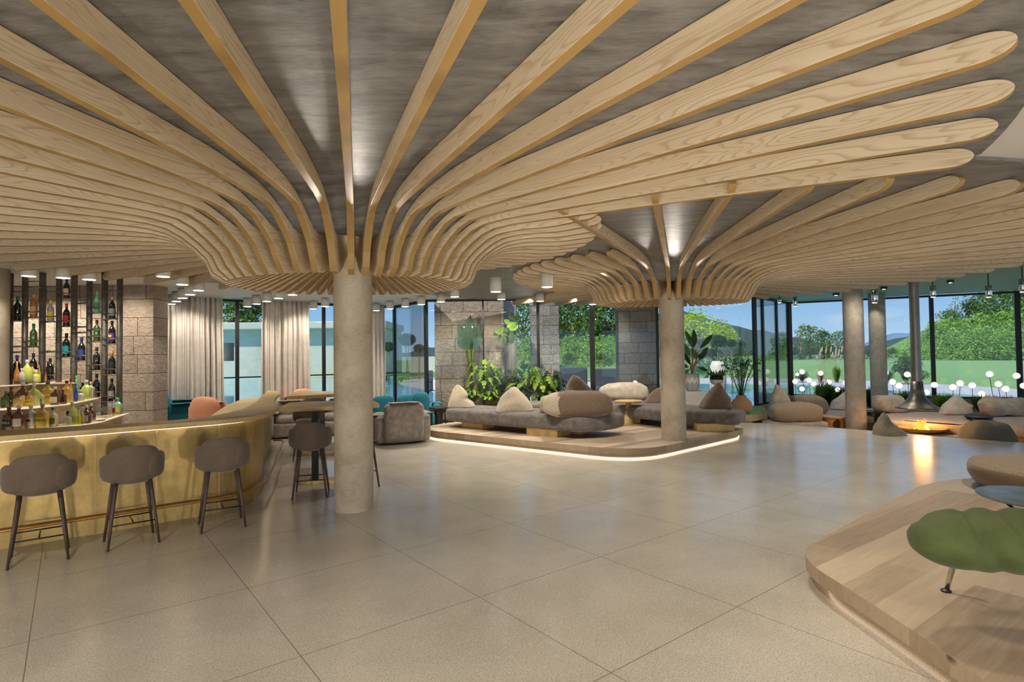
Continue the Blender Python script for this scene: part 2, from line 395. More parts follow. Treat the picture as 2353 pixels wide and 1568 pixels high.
M['taupe_dark'] = mat_fabric('ribbed_brown_fabric', (.10, .07, .05), .15, .35, 6)
M['velvet_grey'] = mat_fabric('grey_velvet', (.20, .175, .155), .4, .9, 9)
M['plush_grey'] = mat_fabric('grey_plush', (.33, .28, .24), .35, .8, 8)
M['light_grey'] = mat_fabric('light_grey_plush', (.45, .41, .38), .2, .6, 8)
M['cream'] = mat_boucle('cream_boucle', (.62, .52, .39)); M['cream_soft'] = mat_fabric('cream_velvet', (.60, .51, .40), .25, .8, 7)
M['sand'] = mat_boucle('sand_boucle', (.46, .36, .26)); M['brown'] = mat_boucle('brown_knit', (.235, .165, .115))
M['olive_knit'] = mat_boucle('olive_knit', (.30, .25, .17)); M['white_fur'] = mat_fabric('white_fleece', (.72, .66, .60), .15, .6, 9)
M['teal'] = mat_fabric('teal_fabric', (.022, .155, .215), .15, .3, 4, 120, .8, .15); M['peach'] = mat_fabric('peach_fabric', (.72, .33, .19), .1, .3, 4, 120, .8, .15)
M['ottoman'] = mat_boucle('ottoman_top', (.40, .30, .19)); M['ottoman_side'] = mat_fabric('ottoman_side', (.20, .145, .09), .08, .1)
M['green'] = mat_fabric('green_velvet', (.075, .10, .034), .22, .4, 4, 140, .6, .12)
M['curtain'] = mat_fabric('curtain_linen', (.72, .66, .59), .1, .25, 6, 180, .9, .1)
M['glass'] = thin_glass('window_glass', (.97, .99, .98)); M['glass_teal'] = thin_glass('teal_glass', (.93, .98, .97))
M['marble'] = mat_concrete('dark_marble', (.05, .06, .065), (.22, .24, .26), 1, .15, .02, 3, .6)
M['white_stone'] = simple('white_stone', (.70, .66, .59), .5, 0, .05, 3)
M['lamp_on'] = emissive('lamp_disc', (1, .93, .82), 9.0); M['globe'] = emissive('globe_glow', (1, .90, .78), 1.25)
M['led'] = emissive('led_strip', (1, .78, .54), 3.6)
M['flame'] = emissive('flame_orange', (1, .28, .03), 2.6); M['flame_y'] = emissive('flame_yellow', (1, .62, .18), 3.2)
M['water'] = simple('pool_water', (.20, .48, .56), .04, 0, .08, .3, .02, .6, 2.5)
M['water_b'] = simple('pool_water_blue', (.20, .42, .62), .05, 0, .06, .3, .02, .6, 2.5)
M['lawn'] = simple('lawn', (.17, .32, .09), .9, 0, .2, .8, .5, .1)
M['bank'] = simple('mown_green_bank', (.16, .29, .13), .9, 0, .06, .4, .1, .1)
M['terrace'] = simple('pale_terrace', (.47, .48, .52), .7, 0, .05, .5)
M['deck'] = simple('white_deck', (.75, .72, .68), .6, 0, .04, .5)
M['facade'] = mat_concrete('pale_concrete_wall', (.50, .46, .38), (.72, .68, .58), 1, .8, .2, .12)
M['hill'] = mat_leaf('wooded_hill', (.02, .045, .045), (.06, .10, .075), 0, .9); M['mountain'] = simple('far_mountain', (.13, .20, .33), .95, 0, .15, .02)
M['leaf_dark'] = mat_leaf('dark_leaf', (.025, .065, .018), (.08, .15, .035)); M['leaf_mid'] = mat_leaf('mid_leaf', (.07, .16, .02), (.20, .33, .06))
M['leaf_bright'] = mat_leaf('bright_leaf', (.32, .48, .03), (.62, .72, .07)); M['leaf_grass'] = mat_leaf('meadow_leaf', (.17, .36, .05), (.36, .55, .12))
M['leaf_banana'] = mat_leaf('banana_leaf', (.022, .05, .033), (.05, .09, .055), .15); M['leaf_lime'] = mat_leaf('lime_leaf', (.14, .28, .03), (.34, .46, .08))
M['leaf_blue'] = mat_leaf('silver_leaf', (.20, .26, .28), (.42, .48, .52)); M['trunk'] = simple('bark', (.20, .145, .09), .9, 0, .3, 10, .5)
M['plume'] = mat_leaf('dry_plume', (.42, .33, .22), (.62, .52, .38)); M['stem_orange'] = simple('orange_stem', (.36, .19, .05), .6)
M['terracotta'] = simple('soil', (.20, .09, .045), .9, 0, .3, 20); M['basket'] = mat_boucle('woven_basket', (.42, .26, .14)); M['pot_white'] = simple('white_glaze', (.70, .68, .64), .35)

# ------------------------------------------------------------------ the hall: floor, ceilings, walls
C1 = Vector((-1.91, 6.80)); C2 = Vector((3.01, 10.65)); RC = .226
def circ(c, r, n=72): return [(c[0] + r * math.cos(2 * math.pi * i / n), c[1] + r * math.sin(2 * math.pi * i / n)) for i in range(n)]
# main floor: its far right edge is the curved rim above the sunken lounge
rim_px = [(1672, 970), (1760, 973), (1850, 979), (1950, 986), (2050, 994), (2150, 1003), (2250, 1011), (2353, 1018)]
rim = [G(x, y) for x, y in rim_px]; rim = [(p.x, p.y) for p in rim]
rim = [(5.2, 16.6)] + rim + [(11.0, 9.6), (12.2, 7.6), (13, 4)]
floor_pts = [(-13, -7), (13, -7)] + rim[::-1] + [(4.6, 17.0), (-3.6, 18.2), (-13, 12.5)]
b = MB(); b.prism(floor_pts, -.6, 0); tag(b.build('floor', M['floor']), kind='structure')
b = MB(); b.box((13, 13, -.5), (20, 22, .1)); tag(b.build('floor', mat_planks('lounge_boards', (.36, .29, .21), (.58, .48, .36), .9, .3)), kind='structure')

# white ceiling (z 3.38) and the higher green ceiling over the lounge (z 3.62)
wc = [(-13, -7), (14, -7), (14, 5.3), (4.1, 5.3), (3.6, 8), (3.6, 16.2), (-2.2, 15.75), (-3.66, 17.6), (-13, 11.2)]
b = MB(); b.prism(wc, 3.38, 3.75); tag(b.build('ceiling', M['white']), kind='structure')
gc = [(3.6, 5.3), (20, 5.3), (20, 15.2), (10.15, 20.5), (8.0, 18.65), (7.4, 18.1), (3.6, 16.3)]
b = MB(); b.prism(gc, 3.62, 3.75); tag(b.build('ceiling', M['green_ceiling']), kind='structure')

# ------------------------------------------------------------------ timber canopies
def interp(tab, a):
    tab = sorted(((k % 360), v) for k, v in tab); a %= 360
    tab = [(tab[-1][0] - 360, tab[-1][1])] + tab + [(tab[0][0] + 360, tab[0][1])]
    for (a0, v0), (a1, v1) in zip(tab, tab[1:]):
        if a0 <= a <= a1:
            t = (a - a0) / (a1 - a0) if a1 > a0 else 0; t = t * t * (3 - 2 * t); return v0 + (v1 - v0) * t
ZB, ZT, ZS = 3.20, 3.345, 3.35
def lower_curve(R0, Rout, wave, zl):
    pts = [(.215, 3.04), (.215 + (R0 - .215) * .4, 2.90), (R0 - .42, zl + .11), (R0 - .2, zl + .03), (R0 - .09, zl), (R0 - .01, zl + .03), (R0 + .03, zl + .11), (R0 + .07, zl + .21), (R0 + .2, zl + .34), (R0 + .42, 3.125), (R0 + .72, 3.18 - wave * .4), (R0 + 1.5, ZB - wave)]
    L = Rout - .16 - (R0 + 1.5)
    if L > .3: pts += [(R0 + 1.5 + L * .5, ZB - wave * .2), (Rout - .16, ZB)]
    else: pts = pts[:11] + [((R0 + .72 + Rout - .16) / 2, ZB - wave), (Rout - .16, ZB + wave * .3)]
    return catmull(pts, 5)
def shell_z(s):
    tab = [(-9, 3.30), (-.35, 3.26), (-.18, 3.05), (-.04, 3.0), (.1, 3.03), (.25, 3.12), (.5, 3.24), (.8, 3.31), (1.3, ZS), (9, ZS)]
    for (a0, v0), (a1, v1) in zip(tab, tab[1:]):
        if s <= a1: return v0 + (v1 - v0) * max(0, (s - a0)) / (a1 - a0)
    return ZS
def canopy(name, label, C, angles, r0tab, rout, clip_dir, zlow):
    t = thing(name, label, 'canopy', (C.x, C.y, 0), 0, 'timber fin canopies around the columns')
    th = .031
    for a in angles:
        R0 = interp(r0tab, a); Ro, wave = rout(a)
        low = lower_curve(R0, Ro, wave, zlow + .04 * math.sin(math.radians(a)))
        # round tip, then the upper edge back to the column
        zt = shell_z(Ro - R0) - .004; zc = low[-1][1]; h = zt - zc
        tip = [(Ro - .16 + .16 * math.sin(q), zc + h * .5 * (1 - math.cos(q))) for q in [math.pi * i / 12 for i in range(1, 12)]]
        upr = [(r, shell_z(r - R0) - .004) for r in [Ro - .2 - (Ro - .2 - R0 + .05) * i / 22 for i in range(23)]]
        upr += [(R0 - .2, 3.07), (R0 - .36, 3.26), (.215, 3.30)]
        prof = low + tip + upr
        n = len(prof); nl = len(low) + len(tip)
        b = MB()
        # side faces as a strip of quads between lower and upper edge sampled alike
        tl = tip[:6]; tu = tip[5:]
        lo_s = resample(low[:-1], 38) + [low[-1]] + tl; up_s = resample(upr[::-1][:-1], 38) + [(Ro - .16, zt)] + tu[::-1]; k = len(lo_s)
        up_s = up_s[:k - 1] + [tl[-1]]
        vs = []
        for y_ in (-th, th):
            for (r, z) in lo_s: vs.append((r, y_, z))
            for (r, z) in up_s: vs.append((r, y_, z))
        f = []
        for i in range(k - 1): f.append((i, i + 1, k + i + 1, k + i)); f.append((2 * k + i + 1, 2 * k + i, 3 * k + i, 3 * k + i + 1))
        b.add(vs, f, 0)
        e = []
        for i in range(k - 1): e.append((i + 1, i, 2 * k + i, 2 * k + i + 1)); e.append((k + i, k + i + 1, 3 * k + i + 1, 3 * k + i))
        e.append((k - 1, 2 * k - 1, 4 * k - 1, 3 * k - 1)[::-1]); e.append((0, k, 3 * k, 2 * k))
        b.v += []; base = 0
        for q in e: b.f.append(q); b.m.append(1)
        b.build('fin', [M['pine'], M['edge']], t, rz=math.radians(a), bevel=.006)
    # plaster shell above the fins
    na, radii = 144, [-.06, .02, .1, .2, .35, .5, .7, .9, 1.3]
    vs = []; rows = len(radii) + 2
    for j in range(rows):
        for i in range(na):
            a = 360 * i / na; R0 = interp(r0tab, a)
            d = math.cos(math.radians(a - clip_dir)); rmax = 6.12
            if d > .01: rmax = min(rmax, 3.12 / d)
            if j < len(radii): r = min(R0 + radii[j], rmax - .02 * (len(radii) - j)); z = shell_z(r - R0)
            else: r = rmax; z = ZS if j == len(radii) else 3.385
            vs.append((r * math.cos(math.radians(a)), r * math.sin(math.radians(a)), z))
    b = MB(); b.add(vs, [(j * na + i, j * na + (i + 1) % na, (j + 1) * na + (i + 1) % na, (j + 1) * na + i) for j in range(rows - 1) for i in range(na)])
    b.build('plaster_shell', M['shell'], t, smooth=False)
    return t
def resample(pts, k):
    L = [0]
    for p, q in zip(pts, pts[1:]): L.append(L[-1] + math.dist(p, q))
    out = []; j = 0
    for i in range(k):
        s_ = L[-1] * i / (k - 1)
        while j < len(L) - 2 and L[j + 1] < s_: j += 1
        t = (s_ - L[j]) / max(1e-9, L[j + 1] - L[j]); out.append(tuple(a + (b_ - a) * t for a, b_ in zip(pts[j], pts[j + 1])))
    return out
R0A = [(-90, 1.42), (-62, 1.30), (-38, 1.38), (0, 1.44), (90, 1.42), (180, 1.5), (205, 1.5), (235, 1.44)]
angA = [-74.9 + 6.25 * k for k in range(17)] + [-74.9 - 7.0 * k for k in range(1, 15)]
lo = -74.9 + 6.25 * 16; hi = -74.9 - 7.0 * 14 + 360; nn_ = 25
angA += [lo + (hi - lo) * k / (nn_ + 1) for k in range(1, nn_ + 1)]
def routA(a):
    a = (a + 180) % 360 - 180
    if -23.5 < a < 97: return (2.98, .03)
    return (6.0, .012)
canopy('timber_canopy', 'large fan of curved pine fins on the ceiling around the near column', C1, angA, R0A, routA, 38, 2.66)
R0B = [(-90, 1.36), (0, 1.42), (90, 1.38), (180, 1.42)]
angB = [-107 + 6.5 * k for k in range(55)]
def routB(a):
    a = a % 360
    if 125 < a < 242: return (2.98, .03)
    return (5.85, .012)
canopy('timber_canopy', 'fan of curved pine fins on the ceiling around the column on the oak platform', C2, angB, R0B, routB, 218, 2.73)
# lamps hidden inside the fins' ring that wash the plaster and the fins
for C, tab, angs in ((C1, R0A, angA), (C2, R0B, angB)):
    sa = sorted(a % 360 for a in angs); sa.append(sa[0] + 360)
    b = MB(); b.lathe([(RC, 0), (1.2, 0), (1.2, .01), (RC, .01)], 48, c=(C.x, C.y, 3.36), cap=False); tag(b.build('ceiling', M['white']), kind='structure')
    for i in range(0, len(sa) - 1, 2):
        a = math.radians((sa[i] + sa[i + 1]) / 2); r = interp(tab, math.degrees(a)) + .10
        lamp('canopy_uplight', 'SPOT', (C.x + r * math.cos(a), C.y + r * math.sin(a), 2.99), 16, (1, .90, .78), .02, (C.x + 4 * math.cos(a), C.y + 4 * math.sin(a), 3.40), .62, .7)
    for i in range(6):
        a = math.pi * (i / 3 + .25); lamp('canopy_uplight', 'POINT', (C.x + .8 * math.cos(a), C.y + .8 * math.sin(a), 3.2), 17, (1, .88, .72), .05)

# ------------------------------------------------------------------ columns
def column(label, x, y, r, z0, z1, mat, n=48):
    b = MB(); b.lathe([(r, z0), (r, z0 + .01)] + [(r, z0 + (z1 - z0) * i / 6) for i in range(1, 7)], n)
    o = b.build('column', mat, smooth=True, loc=(x, y, 0)); tag(o, label, 'column'); 
    for p in o.data.polygons:
        if len(p.vertices) > 4: p.use_smooth = False
    return o
column('round beige plaster column standing on the pale floor beside the bar table', C1.x, C1.y, RC, 0, 3.37, M['column'])
column('round beige plaster column rising through the oak platform', C2.x, C2.y, RC, .2, 3.37, M['column'])
p = A(1968, 985, 14.6); column('grey speckled column in the lounge, the nearer and wider of the two there', p.x, 14.6, .235, -.45, 3.62, M['column2'])
p = A(2023, 985, 18.0); column('slimmer grey column with a lit top close to the lounge window', p.x, 18.0, .235, -.45, 3.62, M['column2'])
column('pale column behind the bar at the far left edge', -8.75, 9.45, .27, 0, 3.38, M['column'])

# ------------------------------------------------------------------ walls and stone
def struct(name, b, mat, **k): return tag(b.build(name, mat, **k), kind='structure')
b = MB(); b.box((-10.2, 11.95, 1.7), (5.55, .5, 3.36)); struct('wall_left', b, M['stone'])
b = MB(); b.box((-13, 3, 1.7), (.3, 18, 3.36)); struct('wall_west', b, M['white'])
# rear wall band beyond the glass: stone piers
def pier(label, px0, px1, Y, d, mat, h=3.9):
    x0 = A(px0, 800, Y).x; x1 = A(px1, 800, Y).x
    b = MB(); b.box(((x0 + x1) / 2, Y + d / 2, h / 2 - .05), (x1 - x0, d, h)); return tag(b.build('stone_pier', mat), label, 'stone pier', 'stone piers by the glass')
pier('wide beige stone pier behind the tall banana plant', 999, 1158, 16.3, .6, M['stone'])
pier('narrow stone pier seen behind the fern bed, by the slim black mullion', 1220, 1285, 17.6, .5, M['stone2'])
pier('grey stone pier behind the cream back cushion, next to the right column', 1422, 1509, 16.25, .5, M['stone2'])
x0 = A(1158, 800, 17.2).x; x1 = A(1187, 800, 17.2).x
b = MB(); b.lathe([(.2, -.05), (.2, 3.9)], 24); tag(b.build('concrete_post', M['column2'], smooth=True, loc=((x0 + x1) / 2, 17.2, 0)), 'smooth grey concrete post right of the wide stone pier', 'post')

# ------------------------------------------------------------------ window walls
wn_i = [0]
def window_wall(P, Q, z0, z1, posts, w=.09, transom=None, glass='glass', post_z=None, d=.07):
    """Full-height glazing from P to Q with black posts at the given fractions."""
    wn_i[0] += 1; P = Vector(P); Q = Vector(Q); L = (Q - P).length; a = math.atan2(Q.y - P.y, Q.x - P.x)
    t = thing('window_%d' % wn_i[0], None, None, (P.x, P.y, 0), a, kind='structure')
    b = MB(); b.box((L / 2, 0, (z0 + z1) / 2), (L, .012, z1 - z0)); b.build('glass_pane', M[glass], t)
    b = MB(); b.box((L / 2, 0, z0 + .03), (L, d, .07)); b.build('bottom_rail', M['black'], t)
    b = MB(); b.box((L / 2, 0, z1 - .03), (L, d, .07)); b.build('top_rail', M['black'], t)
    if transom:
        b = MB(); b.box((L / 2, 0, transom), (L, .03, .035)); b.build('transom', M['black'], t)
    for f in posts:
        ww = w
        if isinstance(f, tuple): f, ww = f
        b = MB(); b.box((L * f, 0, (z0 + z1) / 2), (ww, d, z1 - z0)); b.build('mullion', M['black'], t)
    return t
def frac(P, Q, px):
    """Fraction along P-Q that is seen in the column px."""
    P = Vector(P); Q = Vector(Q); r0 = ray(px, 800); k = r0.x / r0.y
    return (k * P.y - P.x) / ((Q.x - P.x) - k * (Q.y - P.y))
W1a, W1b = (-12.0, 11.5), (-3.64, 17.42)
window_wall(W1a, W1b, 0, 3.38, [(frac(W1a, W1b, 545), .09), (frac(W1a, W1b, 744), .09)], transom=1.33, glass='glass_teal')
W2b = (-2.33, 15.55)
window_wall(W1b, W2b, 0, 3.38, [(.02, .10), (.97, .13)])
W3b = (4.0, 15.55)
window_wall(W2b, W3b, 0, 3.38, [(frac(W2b, W3b, 1111), .045), (frac(W2b, W3b, 1237), .08), (frac(W2b, W3b, 1361), .13), (frac(W2b, W3b, 1511), .06)])
K1 = A(1737, 800, 18.1); K1 = (K1.x, K1.y)
window_wall(W3b, K1, .02, 3.6, [(.99, .16)])
K2 = (A(1815, 800, 20.4).x, 20.4)
window_wall(K1, K2, .1, 3.6, [(frac(K1, K2, 1754), .12), (frac(K1, K2, 1786), .11)])
K3 = (A(2340, 800, 17.6).x, 17.6); d3 = (K3[0] - K2[0], K3[1] - K2[1]); K3 = (K2[0] + d3[0] * 1.5, K2[1] + d3[1] * 1.5)
window_wall(K2, K3, .22, 3.6, [(.0, .18), (frac(K2, K3, 2143), .12), (frac(K2, K3, 2341), .14)])
# low parapets under the lounge glazing
def wall_strip(name, P, Q, z0, z1, mat, d=.2):
    P = Vector(P); Q = Vector(Q); L = (Q - P).length; a = math.atan2(Q.y - P.y, Q.x - P.x)
    b = MB(); b.box((L / 2, 0, (z0 + z1) / 2), (L, d, z1 - z0)); return struct(name, b, mat, loc=(P.x, P.y, 0), rz=a)
wall_strip('wall_window', K2, K3, -.5, .22, M['oak_side']); wall_strip('wall_window', K1, K2, -.5, .1, M['oak_side']); wall_strip('wall_window', W3b, K1, -.5, .02, M['oak_side'])

# ------------------------------------------------------------------ outside ground
def ground(name, px, z, mat, label, cat='ground'):
    b = MB(); pts = [G(x, y, 0.0) for x, y in px]; b.prism([(p.x, p.y) for p in pts], z - .05, z); return tag(b.build(name, mat), kind='structure')
b = MB(); b.prism([(-300, 11), (300, 11), (300, 420), (-300, 420)], -1.7, -.62); 
struct('ground_outside', b, M['lawn'])
b = MB(); b.prism([(-300, 20.5), (300, 20.5), (300, 420), (-300, 420)], -.62, -.04)
struct('ground_outside', b, M['lawn'])
b = MB(); b.prism([(-30, 11.6), (-3.7, 17.7), (-2.2, 15.8), (4.1, 15.8), (7.6, 18.3), (10, 20.7), (-30, 20.7)], -.6, -.045); struct('ground_outside', b, M['lawn'])
ground('pool_water', [(200, 869), (905, 868), (915, 884), (1003, 897), (1003, 985), (200, 985)], -.01, M['water'], 'turquoise pool water', 'pool')
ground('terrace', [(915, 874), (1000, 868), (1420, 866), (1420, 945), (1000, 945), (1000, 902), (918, 882)], .0, M['deck'], 'white deck')
ground('terrace', [(1420, 867), (1600, 868), (1850, 871), (2000, 876), (2200, 886), (2500, 905), (2500, 945), (2200, 905), (2000, 895), (1850, 884), (1600, 882), (1420, 882)], .01, M['terrace'], 'pale terrace')
far = [G(x, y) for x, y in [(1500, 884), (1600, 882), (1850, 884), (2000, 895), (2200, 905), (2500, 932)]]
b = MB(); b.prism([(4.3, 16.0)] + [(p.x, p.y) for p in far] + [(K3[0] + .2, K3[1] + .35), (K2[0] + .1, K2[1] + .3), (K1[0], K1[1] + .3)], -.05, -.0)
struct('pool_water', b, M['water_b'])

# warm fill spots added at fin height to brighten platform and floor
for (x_, y_, e_) in ((-3.6, 3.4, 110), (.6, 3.6, 150), (2.6, 6.2, 150), (-.4, 9.6, 240), (.8, 12.3, 240), (3.3, 13.4, 220), (1.6, 9.4, 180), (6.2, 8.8, 190), (6.6, 12.6, 200), (-5.2, 8.6, 110), (-2.4, 12.6, 240), (-.6, 14.4, 160), (5.2, 5.6, 120)):
    lamp('fill_spot_hall', 'SPOT', (x_, y_, 3.17), e_ * 1.25, (1, .91, .78), .12, (x_, y_, 0), 2.1, .9)
for (x_, y_) in ((9.5, 16.5), (11.5, 14.2), (8.5, 13.8)): lamp('lounge_spot', 'SPOT', (x_, y_, 3.5), 110, (1, .87, .70), .15, (x_, y_, 0), 2.2, .9)
for (x_, y_, ax, ay) in ((-9.2, 10.9, -9.2, 11.8), (-7.9, 10.6, -7.8, 11.8), (-10.3, 10.8, -10.3, 11.8)): lamp('fill_spot_wall', 'SPOT', (x_, y_, 3.3), 170, (1, .88, .72), .06, (ax, ay, 1.3), 1.9, .8)  # added lamps that brighten the stone wall behind the rack
for (x_, y_) in ((-7.6, 13.3), (-6.5, 14.1), (-5.4, 14.9), (-4.4, 15.4)): lamp('fill_spot_wall', 'SPOT', (x_, y_, 3.2), 85, (1, .88, .74), .06, (x_ - .5, y_ + .8, 1.2), 1.9, .8)  # added lamps that brighten the curtains
for x_ in (-1.8, -.6, .4, 1.6, 3.1): lamp('fill_spot_plants', 'SPOT', (x_, 14.7, 3.3), 190, (1, .92, .8), .06, (x_, 16.0, 1.0), 1.9, .8)  # added lamps that brighten the plants and the stone pier
lamp('fill_spot_wall', 'SPOT', (-8.0, 8.9, 3.2), 60, (1, .90, .76), .06, (-8.7, 9.4, 1.6), 1.3, .8)  # added lamp that brightens the column at the far left

# ------------------------------------------------------------------ the bar
FR = catmull([(-6.6, 4.17), (-4.97, 5.49), (-4.38, 5.95), (-3.92, 6.33), (-3.50, 6.68), (-3.32, 7.05), (-3.36, 7.5), (-3.52, 8.0), (-3.95, 8.95), (-4.45, 10.2), (-4.90, 11.5), (-5.3, 12.3)], 5)
def offs(path, d):
    out = []
    for i, p in enumerate(path):
        a = Vector(path[max(i - 1, 0)]); c = Vector(path[min(i + 1, len(path) - 1)]); t = (c - a).normalized(); out.append((p[0] + t.y * d, p[1] - t.x * d))
    return out
bar = thing('bar_counter', 'long curved bar clad in aged brass panels with a brass worktop', 'bar counter', (0, 0, 0))
def strip_wall(path, z0, z1, d, mi=0):
    b = MB(); o = offs(path, 0); i_ = offs(path, -d); return b.prism(o + i_[::-1], z0, z1)
strip_wall(FR, .0, 1.05, .12).build('front_cladding', M['brass'], bar)
for px in (219, 360, 503):            # panel joints
    k = ray(px, 900).x / ray(px, 900).y
    for (a, c) in zip(FR, FR[1:]):
        fa, fc = a[0] - k * a[1], c[0] - k * c[1]
        if fa * fc <= 0:
            t_ = fa / (fa - fc); x_ = a[0] + (c[0] - a[0]) * t_; y_ = a[1] + (c[1] - a[1]) * t_
            b = MB(); b.box((0, 0, .52), (.014, .012, 1.03)); b.build('panel_joint', M['gold_block'], bar, loc=(x_, y_ , 0), rz=math.atan2(c[1] - a[1], c[0] - a[0])); break
TOPF = offs(FR, .17)
topin = [(G(x_, y_, 1.105).x, G(x_, y_, 1.105).y) for x_, y_ in [(-140, 999), (0, 989), (110, 983), (211, 977), (280, 974.5), (340, 970.5), (450, 961), (505, 953), (560, 939), (588, 924), (604, 908), (616, 897)]]
b = MB(); b.prism(TOPF + catmull(topin, 3)[::-1], 1.055, 1.105); b.build('worktop', M['brass_top'], bar, bevel=.006)
b = MB(); b.prism(offs(FR, .03) + offs(FR, .012)[::-1], 1.035, 1.053); b.build('led_strip', M['led'], bar)
iw = [(G(x_, y_, .95).x, G(x_, y_, .95).y) for x_, y_ in [(500, 968), (598, 930), (618, 912), (560, 916), (520, 932), (470, 966)]]
b = MB(); b.prism(iw, .92, .95); b.build('inner_worktop', M['brass_top'], bar)
b = MB(); b.prism(inset(iw, .06), .0, .92); b.build('inner_cabinet', M['oak_side'], bar)
rail_path = offs(FR, .085)
fr2 = [(p[0], p[1], .19) for p in rail_path if p[1] < 7.05]
fr2 += [tuple(G(x_, y_, .19)) for x_, y_ in [(600, 1113), (612, 1104), (628, 1074), (640, 1040), (651, 1016), (646, 1012), (628, 1013)]]
b = MB(); b.tube(fr2, .014, 8); tag(b.build('foot_rail', M['copper'], bar, smooth=True), 'thin copper foot rail')

# high table that grows out of the bar: two parallel brass planks on posts
ht = thing('high_table', 'brass high table of two parallel planks joined to the bar, behind the near column', 'high table', (0, 0, 0))
def quad_plank(pts, z0, z1, name, mat, par): b = MB(); b.prism(pts, z0, z1); return b.build(name, mat, par, bevel=.006)
def gg(x_, y_, z=1.10): p = G(x_, y_, z); return (p.x, p.y)
NP = [gg(642, 942), gg(880, 927), gg(856, 917), gg(663, 927)]
quad_plank([gg(640, 938), gg(765, 934), gg(872, 928), gg(855, 919), gg(765, 921), gg(665, 925)], 1.04, 1.10, 'plank', M['brass_top'], ht)
quad_plank([gg(658, 911.5), gg(765, 906), gg(835, 903), gg(828, 897), gg(765, 898.5), gg(676, 901)], 1.04, 1.10, 'plank', M['brass_top'], ht)
for px, py in ((721, 1111), (738, 1048)):
    p = G(px, py); b = MB(); b.box((p.x, p.y + .06, .52), (.085, .085, 1.03), .5); b.build('post', M['black'], ht)
for (xa, ya), (xb, yb) in (((690, 1114), (800, 1111)), ((690, 1049), (800, 1046))):
    pa, pb = G(xa, ya), G(xb, yb); L = (pb - pa).length
    b = MB(); b.box((L / 2, .12, .02), (L, .24, .05)); b.build('base_plate', M['gold_block'], ht, loc=(pa.x, pa.y, 0), rz=math.atan2(pb.y - pa.y, pb.x - pa.x))

# ------------------------------------------------------------------ bar stools (local +y = the way the sitter faces)
def pad(R, a0, a1, z0, z1, th, lean=0, nu=26, nv=16, seed=0, squash=.5, sx=1.0):
    """A curved upholstered shell: superellipse outline bent round a cylinder."""
    b = MB()
    def pt(u, v, side):
        uu = 2 * u - 1; vv = 2 * v - 1
        a = (a0 + a1) / 2 + (a1 - a0) / 2 * uu; lim = (1 - abs(uu) ** 2.8) ** (1 / 2.8) if abs(uu) < 1 else 0
        z = (z0 + z1) / 2 + (z1 - z0) / 2 * vv * (lim * (1 - .0) + .0)
        edge = (1 - abs(uu) ** 3) * (1 - abs(vv) ** 3)
        t = th / 2 * max(0, edge) ** .4
        r = R + side * t + lean * (z - z0)
        return (r * math.sin(a) * sx, -r * math.cos(a), z)
    b.grid(lambda u, v: pt(u, v, 1), nu, nv); b.grid(lambda u, v: pt(1 - u, v, -1), nu, nv); return b
def make_stool():
    t = thing('bar_stool', 'x', 'bar stool', group='taupe bar stools')
    pad(.245, -.98, .98, .62, .98, .065, .05, sx=1.08).build('backrest', M['taupe'], t, smooth=True)
    for s in (-1, 1):
        pad(.262, s * .88 - .52, s * .88 + .52, .645, .90, .06, .04, sx=1.05).build('armrest', M['taupe'], t, smooth=True)
    b = MB(); b.lathe([(.01, .60), (.17, .60), (.215, .625), (.225, .66), (.21, .695), (.15, .71), (.01, .712)], 28, sy=1.0); b.build('seat', M['taupe'], t, smooth=True)
    for sx_, sy_ in ((-1, -1), (1, -1), (-1, 1), (1, 1)):
        b = MB(); b.tube([(sx_ * .15, sy_ * .14, .62), (sx_ * .225, sy_ * .215, 0)], [.021, .012], 10); b.build('leg', M['dark_wood'], t, smooth=True)
    b = MB(); b.tube([(-.2, -.19, .225), (.2, -.19, .225)], .007, 6); b.tube([(-.2, .19, .225), (.2, .19, .225)], .007, 6); b.tube([(0, -.19, .225), (0, .19, .225)], .007, 6)
    b.build('footrest', M['black'], t, smooth=True)
    t.scale = (.93, .93, 1)
    return t
def leg_mid(*pxs):
    ps = [G(x_, y_) for x_, y_ in pxs]; return sum((p.x for p in ps)) / len(ps), sum((p.y for p in ps)) / len(ps)
st = make_stool()
spots = [(leg_mid((10, 1318), (160, 1289), (22, 1280), (163, 1254)), math.radians(38), 'taupe bar stool at the brass bar, nearest to the left picture edge'),
         (leg_mid((240, 1274), (371, 1249), (235, 1243), (357, 1221)), math.radians(40), 'taupe bar stool at the brass bar, the middle one of the three'),
         (leg_mid((466, 1232), (576, 1211), (446, 1205), (550, 1188)), math.radians(32), 'taupe bar stool at the brass bar, nearest to where the bar curves away'),
         ((-2.68, 7.52), math.radians(14), 'taupe bar stool at the high table, its back to us, left of the near column'),
         ((-2.16, 8.0), math.radians(30), 'taupe bar stool mostly hidden behind the near column, showing at its right side'),
         ((-3.75, 10.35), math.radians(190), 'ribbed bar stool facing us between the two planks of the high table'),
         ((-4.35, 12.35), math.radians(190), 'ribbed bar stool facing us beyond the rear plank of the high table'),
         ((-3.05, 10.75), math.radians(195), 'bar stool facing us just left of the near column behind the high table')]
for i, ((x_, y_), a, lb) in enumerate(spots):
    if i == 0: st.location = (x_, y_, 0); st.rotation_euler.z = a; st['label'] = lb
    else: copy_thing(st, lb, (x_, y_, 0), a)

